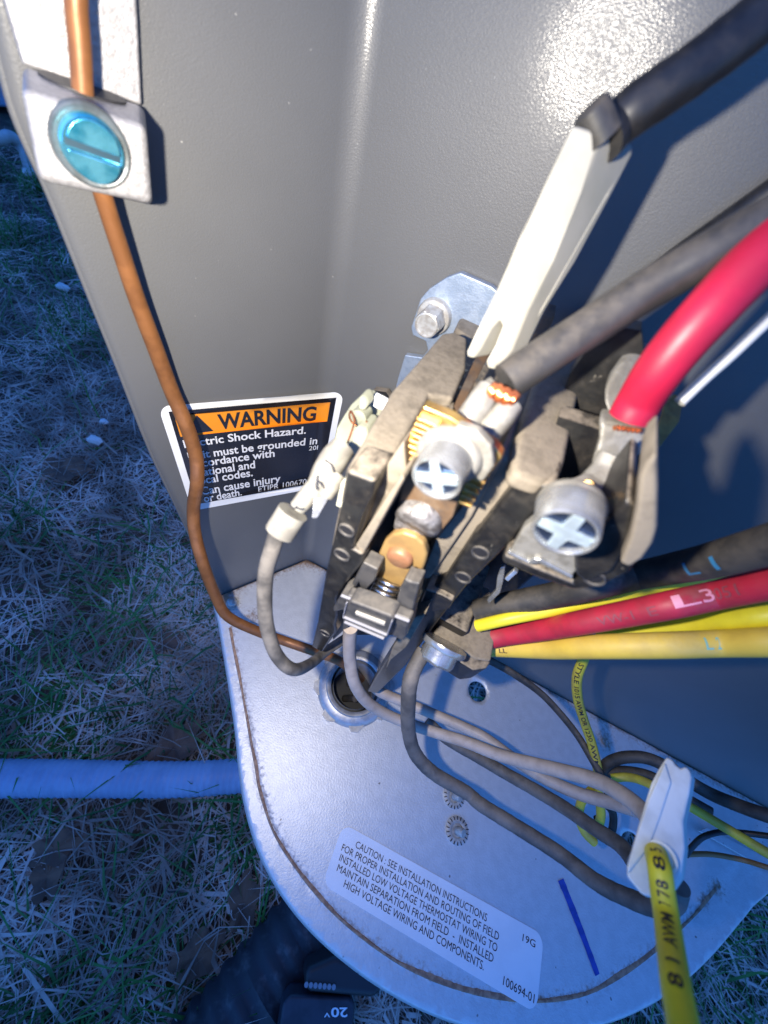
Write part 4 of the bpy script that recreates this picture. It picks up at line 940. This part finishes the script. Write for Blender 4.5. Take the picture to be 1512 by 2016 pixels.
prism('insulating_card', [dp(x, y, 0.056) for x, y in ((672, 950), (684, 935), (676, 985), (671, 999), (662, 995))], NI*0.0006, m_nylon2, con)
prism('tab', [dp(x, y, d) for x, y, d in ((617, 984, .058), (640, 975, .058), (656, 952, .059), (650, 975, .0585), (624, 1020, .058), (614, 1020, .058))], NI*0.0008, m_screw, con, bevel=0.0001)

# ================================================================== LUGS AND WIRES
def barrel(name, pts_w, m_, par, wallr=1.0, seg=20, **k):
    P = [dp(x, y, d) for x, y, w_, d in pts_w]; R_ = [0.5*w_/F*d for x, y, w_, d in pts_w]; n_ = len(P)-1
    V, Fs, fr = tube_vf(P, lambda s, f: float(np.interp(f*n_, range(n_+1), R_)), seg=seg, n=5, flat=k.get('flat', 1.0)); return mesh_obj(name, V, Fs, m_, par, smooth=True)

# black wire 1 with ring lug (clamped by left terminal screw)
w1, fr, P1 = wire('line_wire', 'dark grey power wire with a copper-stranded lug under the large screw', [(996, 752, 76, .0478), (1040, 722, 76, .0474), (1130, 664, 76, .0466), (1210, 612, 79), (1290, 562, 82), (1370, 515, 86), (1450, 470, 90), (1560, 410, 95), (1680, 345, 100)], 0.0046, m_gry, jitter=0.0)
lugd = .0485
barrel('crimp_barrel', [(922, 848, 74, .0530), (938, 830, 82, .0522), (960, 803, 84, .0510), (982, 778, 84, .0500), (992, 768, 76, .0496)], m_tin, w1, flat=0.85)
# folded crimp ears
barrel('crimp_ear', [(906, 856, 46, .0500), (922, 828, 54, .0490), (948, 790, 54, .0482), (964, 762, 44, .0480)], m_tin, w1)
barrel('crimp_ear', [(944, 878, 46, .0500), (962, 850, 54, .0490), (990, 816, 54, .0482), (1012, 794, 40, .0480)], m_tin, w1)
prism('ring_tongue', K([(880, 862), (900, 838), (940, 850), (968, 880), (972, 920), (950, 950), (900, 930), (870, 890)], 0.0040), NI*0.0014, m_tin, w1, bevel=0.0003)
for k in range(13):
    f_ = k/12; x, y = 900+58*f_, 852+26*f_+5*math.sin(k*2.1)
    V, Fs, _ = tube_vf([dp(x, y-10, .0488), dp(x-3+random.uniform(-2, 2), y+2, .0484), dp(x-6+random.uniform(-3, 3), y+10+random.uniform(-2, 3), .0490)], 0.00036, seg=7, n=4); mesh_obj('strand', V, Fs, m_strand, w1, smooth=True)
for k in range(12):
    f_ = k/11; x, y = 966+44*f_, 768+20*f_+3*math.sin(k*1.7)
    V, Fs, _ = tube_vf([dp(x-7, y+9, .0470), dp(x, y, .0464), dp(x+10, y-12, .0462)], 0.0004, seg=7, n=4); mesh_obj('strand', V, Fs, m_strand, w1, smooth=True)

# red wire with lug (right terminal screw)
w2, fr, P2 = wire('load_wire', 'thick bright red wire with a tinned lug at the right side', [(1241, 822, 78, .0500), (1264, 782, 84), (1296, 732, 90), (1340, 676, 95), (1388, 622, 99), (1437, 569, 102), (1492, 512, 105), (1565, 442, 108), (1680, 335, 114)], 0.0052, m_red, n=10)
prism('crimp_barrel', [dp(x, y, d) for x, y, d in ((1178, 822, .0520), (1200, 832, .0515), (1262, 846, .0510), (1290, 856, .0515), (1272, 880, .0520), (1240, 930, .0525), (1214, 948, .0528), (1160, 930, .0530), (1178, 870, .0525))], NI*0.0035, m_tin, w2, bevel=0.0010, seg=4)
prism('crimp_wing', [dp(x, y, d) for x, y, d in ((1192, 760, .0530), (1225, 712, .0535), (1262, 690, .0540), (1282, 700, .0540), (1250, 770, .0530), (1222, 820, .0525), (1200, 822, .0525), (1188, 790, .0528))], NI*0.0035, m_tin, w2, bevel=0.0010, seg=4)
barrel('neck', [(1166, 985, 84, .0520), (1180, 962, 88, .0520), (1200, 930, 74, .0522), (1215, 905, 80, .0520)], m_tin, w2, flat=0.55)
prism('ring_tongue', [dp(x, y, d) for x, y, d in ((1110, 960, .0500), (1150, 945, .0505), (1200, 950, .0505), (1224, 975, .0500), (1226, 1010, .0495), (1208, 1040, .0490), (1186, 1052, .0485), (1170, 1010, .0488), (1130, 985, .0495))], NI*0.0016, m_tin, w2, bevel=0.0005, seg=3)
mesh_obj('sight_hole', *lathe_vf(dp(1156, 958, .0498), unit(C-dp(1156, 958, .05)), [(0.0009, 0), (0.0008, 0.00025)], 16), m_brass, w2)
for k in range(6):
    x = 1212+9*k; V, Fs, _ = tube_vf([dp(x, 838+1.2*k, .0500), dp(x+2, 846+1.2*k, .0500)], 0.00040, seg=7, n=2); mesh_obj('strand', V, Fs, m_strand, w2, smooth=True)
# off-white wire behind the red one
wire('signal_wire', 'off-white wire running behind the thick red wire', [(1338, 792, 18, .0500), (1388, 744, 20, .0490), (1440, 698, 22, .0478), (1508, 634, 25, .0462), (1610, 545, 28, .0445)], 0.0014, m_wht, clamp=False)
wire('control_wire', 'thin dark wire crossing the wall behind the grey power wire', [(1130, 640, 40, .083), (1240, 575, 42, .079), (1360, 490, 40, .078), (1512, 385, 40, .077), (1620, 310, 40, .076)], 0.0040, m_blk, clamp=True)

# top right: black wire in a white nylon sleeve
w3, fr, _ = wire('branch_wire', 'thick black wire leaving a long white sleeve at the top right', [(1186, 276, 62, .0435), (1212, 248, 70, .0435), (1250, 216, 82, .0425), (1300, 182, 88, .0415), (1350, 148, 92, .0405), (1425, 92, 96, .0395), (1500, 32, 100, .0385), (1585, -38, 104, .0375), (1690, -125, 108, .037)], 0.0047, m_blk, n=10, jitter=0.02)
slv = thing('wire_sleeve', 'long white forked plastic sleeve over a tab, with a thick black wire at its top', 'wire sleeve', dp(1060, 500, .05))
def dsl(y): return 0.0415+(y-260)/(720-260)*0.0165
sp_ = [(1124, 245), (1174, 262), (1177, 286), (1146, 377), (1092, 513), (1040, 612), (1008, 690), (978, 728), (960, 726), (956, 712), (974, 680), (989, 642), (982, 630), (966, 648), (944, 690), (932, 706), (919, 703), (918, 692), (979, 565), (1021, 471)]
rv = (dp(1246, 284, .0455)-dp(1174, 262, dsl(262)))
def slv_ex(p):
    # taper: the sleeve is wide at the top and narrow at the fork
    y = (p-C)@(M.T@np.array([0, 1, 0]))
    d_ = depth(p); f_ = np.clip((0.058-d_)/(0.058-0.0415), 0, 1)
    return rv*(0.42+0.58*f_**1.3)
prism('sleeve_body', [dp(x, y, dsl(y)) for x, y in sp_], slv_ex, m_nylon, slv, bevel=0.0008, seg=4)
mesh_obj('wire_end', *lathe_vf(dp(1172, 236, .0420), unit(dp(1160, 215, .0415)-dp(1180, 260, .0425)), [(0.0019, -0.002), (0.0019, 0.0010), (0.0014, 0.0014), (0, 0.0014)], 18), m_gry, slv, smooth=True)

# lower right loads
L1 = [(940, 1203, 30, .094), (996, 1190, 34, .090), (1088, 1172, 36, .084), (1180, 1150, 46, .076), (1252, 1134, 55), (1330, 1118, 62), (1398, 1104, 70), (1507, 1074, 80), (1620, 1040, 90)]
o, fr, _ = wire('power_wire', 'dusty black wire marked L1 crossing the right wall above the coloured wires', L1, 0.0055, m_blkd)
tot = fr[-1][0]
def s_at(fr, x):
    best = min(fr, key=lambda f: abs(756+F*((M.T@(f[1]-C))[0]/(M.T@(f[1]-C))[2])-x)); return best[0]
def wt(fr, s, xa, xb, r, h, mt, par, ang=0.0, **k):
    a, b = sorted((s_at(fr, xa), s_at(fr, xb))); return wire_text(fr, s, a, b, r, h, mt, par, ang=ang, **k)
wt(fr, 'L 1', 1382, 1440, 0.00275, 0.0021, m_inkblue, o, ang=0.15)
o, fr, _ = wire('power_wire', 'upper bright yellow wire tucked between the black L1 wire and the red wire', [(940, 1232, 22, .092), (996, 1219, 24, .088), (1080, 1202, 23, .086), (1179, 1181, 21, .084), (1288, 1158, 20, .083), (1360, 1142, 18, .082), (1500, 1110, 18, .080)], 0.0028, m_yel)
o, fr, _ = wire('power_wire', 'dusty red wire marked L3 running left into the contactor', [(940, 1262, 26, .098), (996, 1251, 28, .095), (1080, 1238, 33, .087), (1142, 1226, 38, .080), (1230, 1209, 44, .074), (1325, 1190, 50, .068), (1410, 1172, 57), (1507, 1150, 64), (1620, 1124, 72)], 0.0049, m_redd)
wt(fr, 'L3', 1328, 1386, 0.00245, 0.0021, m_inkpink, o, ang=-0.15)
wt(fr, 'VW-1  E', 1185, 1306, 0.00245, 0.0016, m_inkdim, o, ang=0.15)
wt(fr, '0051', 1400, 1480, 0.00245, 0.0018, m_inkdim, o, ang=-0.1)
wire('power_wire', 'bright yellow wire wedged below the red L3 wire at the right edge', [(1180, 1252, 30, .092), (1270, 1243, 34, .086), (1380, 1228, 38, .078), (1450, 1219, 44, .072), (1512, 1212, 50, .068), (1620, 1198, 56, .064)], 0.0045, m_yel)
o, fr, _ = wire('power_wire', 'warm yellow wire marked L2, lowest of the bundle at the right wall', [(930, 1272, 26, .102), (996, 1274, 28, .099), (1080, 1276, 32, .091), (1142, 1274, 37, .084), (1230, 1272, 43, .078), (1325, 1270, 48, .074), (1420, 1267, 53), (1512, 1264, 58), (1620, 1260, 62)], 0.0049, m_yeld)
wt(fr, 'L 2', 1368, 1425, 0.00245, 0.0021, m_inkteal, o, ang=-0.05)
wt(fr, 'LL', 991, 1004, 0.00245, 0.0011, m_ink, o, ang=0.35)

# spade wire at the left of the contactor
sw, fr, _ = wire('coil_wire', 'dirty grey looped wire with a crimped spade terminal at the left of the contactor', [(552, 1030, 34, .062), (538, 1075, 35, .065), (524, 1125, 35, .069), (521, 1180, 34, .073), (526, 1235, 33, .077), (545, 1290, 32, .082), (578, 1318, 30, .087), (612, 1306, 27, .103), (645, 1280, 25, .117), (690, 1250, 23, .124)], 0.0028, m_gryl, clamp=True, n=10)
barrel('terminal_sleeve', [(586, 1000, 34, .0600), (604, 980, 40, .0596), (622, 962, 46, .0592), (630, 952, 44, .0590)], m_crimp, sw)
barrel('terminal_sleeve', [(628, 958, 48, .0586), (642, 930, 56, .0580), (660, 900, 56, .0580), (676, 880, 50, .0585)], m_crimp, sw)
barrel('terminal_sleeve', [(640, 975, 34, .0575), (652, 955, 40, .0572), (664, 935, 34, .0575)], m_crimp, sw)
mesh_obj('crimp_ear', *lathe_vf(dp(563, 1030, .0610), unit(dp(590, 990, .0602)-dp(555, 1045, .0615)), [(0.0019, -0.0020), (0.0024, -0.0019), (0.0024, 0.0022), (0.0019, 0.0022)], 24), m_crimp, sw, smooth=True)
prism('crimp_tab', [dp(x, y, .0605) for x, y in ((566, 1032), (588, 1024), (588, 1040), (574, 1064), (567, 1062), (568, 1048))], NI*0.0006, m_crimp, sw, bevel=0.0002)
for a, b, c_ in (((640, 906), (652, 915), (658, 930)), ((626, 946), (634, 955), (640, 962)), ((570, 994), (578, 1000), (588, 1000)), ((625, 935), (622, 950), (623, 965))):
    V, Fs, _ = tube_vf([dp(*a, .0556), dp(*b, .0556), dp(*c_, .0560)], 0.00012, seg=6, n=4); mesh_obj('crease', V, Fs, m_ink, sw, smooth=True)

# second white sleeve and its yellow wire
s2t = thing('wire_sleeve', 'white plastic connector sleeve over the base plate with a yellow wire at its lower end', 'wire sleeve', dp(1300, 1700, .07))
o2 = [(1313, 1488), (1325, 1494), (1331, 1503), (1342, 1512), (1353, 1507), (1362, 1516), (1366, 1531), (1361, 1562), (1348, 1617), (1351, 1672), (1343, 1727), (1326, 1750), (1286, 1768), (1262, 1764), (1230, 1727), (1229, 1706), (1252, 1632), (1270, 1574), (1281, 1540), (1296, 1513)]
def d2f(x, y): return 0.066-(y-1500)/260*0.010
prism('sleeve_body', [dp(1300+(x-1300)*0.94, 1630+(y-1630)*0.985, d2f(x, y)) for x, y in o2], lambda p: unit(p-C)*0.0065+T*0.0006, m_nylon3, s2t, bevel=0.0011, seg=4)
prism('left_facet', [dp(x, y, d2f(x, y)-0.0006) for x, y in ((1309, 1500), (1322, 1540), (1300, 1610), (1278, 1668), (1236, 1722), (1234, 1706), (1256, 1634), (1276, 1574))], unit(ray(1300, 1620))*0.002, m_nylon3, s2t, bevel=0.0005)
mesh_obj('mouth', *lathe_vf(dp(1300, 1690, d2f(1300, 1690)-0.0005), -unit(ray(1300, 1690)), [(0.0019, 0), (0.0021, 0.0003), (0.0017, 0.0003), (0.0014, -0.0002)], 24), m_nylon3, s2t, smooth=True)
yw_, fr, _ = wire('low_voltage_wire', 'yellow printed wire hanging from the white sleeve at the bottom right', [(1292, 1682, 42, .0575), (1299, 1712, 43, .0545), (1305, 1760, 44, .0530), (1313, 1810, 46, .0510), (1321, 1870, 50, .0470), (1331, 1940, 55, .0425), (1345, 2016, 60, .0390), (1362, 2110, 66, .0355)], 0.0030, m_yel, clamp=False)
def s_y(fr, y): return min(fr, key=lambda f: abs(1008+F*((M.T@(f[1]-C))[1]/(M.T@(f[1]-C))[2])-y))[0]
wire_text(fr, '7 7 8 8 5', s_y(fr, 1696), s_y(fr, 1795), 0.00152, 0.0013, m_ink, yw_, flip=True)
wire_text(fr, 'AWM', s_y(fr, 1822), s_y(fr, 1895), 0.00152, 0.0013, m_ink, yw_, flip=True)
wire_text(fr, '8 1', s_y(fr, 1925), s_y(fr, 1975), 0.00152, 0.0013, m_ink, yw_, flip=True)

# plate wires
def cross(pts, w_default, dia, zoff=0.0): return [(x, y, w_default) for x, y in pts]
wire('fan_wire', 'beige wire curving from under the contactor over the knockout to the white sleeve', [(690, 1235, 30, .098), (688, 1265, 29, .105), (689, 1298, 29, .112), (697, 1342, 28, .118), (718, 1377, 27, .125), (752, 1402, 27, .132), (792, 1420, 26, .136), (844, 1438, 26, .135), (918, 1461, 25, .128), (985, 1487, 26, .120), (1050, 1504, 26, .112), (1111, 1519, 26, .105), (1172, 1536, 25, .098), (1222, 1562, 24, .090), (1262, 1594, 22, .084), (1290, 1630, 22, .078)], 0.0036, m_beige)
wire('fan_wire', 'second beige wire running just behind the first one and ending beside the white sleeve', [(735, 1352, 24, .150), (752, 1364, 24, .150), (792, 1381, 24, .150), (844, 1402, 24, .148), (918, 1434, 23, .145), (960, 1456, 23, .142), (1020, 1500, 23, .136), (1080, 1536, 23, .130), (1142, 1563, 23, .124), (1203, 1580, 22, .118), (1250, 1594, 18, .112)], 0.0038, m_beige)
wire('fan_wire', 'dirty dark grey wire dropping from the small screw and sweeping across the plate', [(836, 1280, 26, .098), (815, 1318, 26, .097), (807, 1345, 27, .097), (804, 1380, 28, .100), (804, 1435, 28, .108), (818, 1484, 27, .114), (855, 1523, 27, .118), (918, 1560, 26, .120), (947, 1584, 26, .118), (1013, 1625, 27, .114), (1100, 1680, 28, .108), (1172, 1735, 29, .100), (1233, 1766, 29, .094), (1290, 1786, 28, .088), (1325, 1780, 26, .084), (1338, 1745, 24, .082)], 0.0039, m_gryd, jitter=0.03)
wire('fan_wire', 'dirty grey wire behind the beige pair, ending at the white sleeve', [(840, 1420, 20, .150), (880, 1455, 22, .148), (940, 1490, 24, .144), (1000, 1525, 26, .138), (1050, 1553, 27, .132), (1111, 1590, 27, .124), (1172, 1632, 27, .116), (1221, 1664, 26, .108), (1250, 1700, 25, .100)], 0.0040, m_gryd, jitter=0.03)
wire('thin_wire', 'thin black wire leaving the coil housing along the foot of the right wall', [(950, 1296, 13, .115), (971, 1304, 13, .118), (1010, 1326, 13, .122), (1060, 1361, 13, .128), (1096, 1397, 14, .130), (1135, 1445, 14, .130), (1166, 1496, 14, .126), (1190, 1540, 14, .122), (1200, 1580, 14, .118)], 0.0022, m_blkd)
ty, fr, _ = wire('thermostat_wire', 'thin dirty yellow printed wire dropping down the right wall behind the bundle', [(1152, 1285, 18, .105), (1147, 1302, 18, .108), (1136, 1335, 18, .112), (1138, 1378, 17, .118), (1152, 1426, 17, .124), (1165, 1464, 17, .126), (1176, 1512, 17, .126), (1178, 1560, 17, .128), (1183, 1600, 17, .130), (1180, 1622, 16, .132)], 0.0028, m_yelt)
wire_text(fr, 'STYLE 1015 AWM OR 1230 AWM', s_y(fr, 1300), s_y(fr, 1505), 0.00142, 0.0012, m_ink, ty, arcout=0.00012)
wire('thermostat_wire', 'short loop of thin yellow wire hooked below the beige wires', [(1165, 1556, 18, .128), (1148, 1572, 18, .130), (1141, 1592, 18, .132), (1141, 1615, 17, .134), (1152, 1640, 16, .134), (1170, 1658, 14, .134)], 0.0028, m_yelt)
wire('thermostat_wire', 'thin yellow wire passing behind the white sleeve to the right edge', [(1205, 1532, 14, .122), (1235, 1530, 16, .120), (1264, 1537, 18, .116), (1300, 1555, 18, .112), (1358, 1588, 17, .110), (1432, 1632, 18, .104), (1512, 1680, 20, .098), (1600, 1730, 22, .092)], 0.0024, m_yelt)
wire('loose_wire', 'upper black wire looping behind the top of the white sleeve', [(1178, 1530, 24, .128), (1198, 1502, 24, .126), (1240, 1490, 24, .122), (1294, 1500, 24, .118), (1386, 1556, 24, .112), (1447, 1583, 24, .106), (1512, 1606, 25, .100), (1620, 1640, 27, .094)], 0.0034, m_blkd)
wire('loose_wire', 'lower black wire looping just under the upper one beside the sleeve', [(1170, 1545, 20, .130), (1190, 1525, 20, .128), (1225, 1518, 20, .126), (1280, 1528, 20, .122), (1330, 1560, 20, .118), (1400, 1600, 18, .114)], 0.0030, m_blkd)
wire('loose_wire', 'black wire loop hanging below the beige wires', [(1190, 1580, 18, .128), (1206, 1600, 18, .130), (1206, 1630, 18, .132), (1196, 1650, 16, .134), (1180, 1640, 12, .134), (1176, 1610, 12, .134)], 0.0024, m_blk)
wire('thin_wire', 'thin black wire arching right of the white sleeve', [(1350, 1685, 10, .108), (1362, 1668, 10, .108), (1384, 1648, 10, .108), (1420, 1638, 10, .108), (1465, 1640, 10, .106), (1530, 1648, 10, .102)], 0.0014, m_blk)
wire('thin_wire', 'thin orange brown wire leaving the white sleeve to the right', [(1350, 1682, 9, .110), (1401, 1682, 9, .110), (1462, 1693, 9, .108), (1512, 1708, 9, .104), (1600, 1735, 9, .100)], 0.0013, m_brn)
# galvanised strip at the right edge of the plate
o = prism('edge_strip', [floor(1378, 1636, 0.0035), floor(1392, 1630, .0035), floor(1560, 1716, 0.0035), floor(1560, 1740, 0.0035)], DN*0.0012, m_galv, cab)
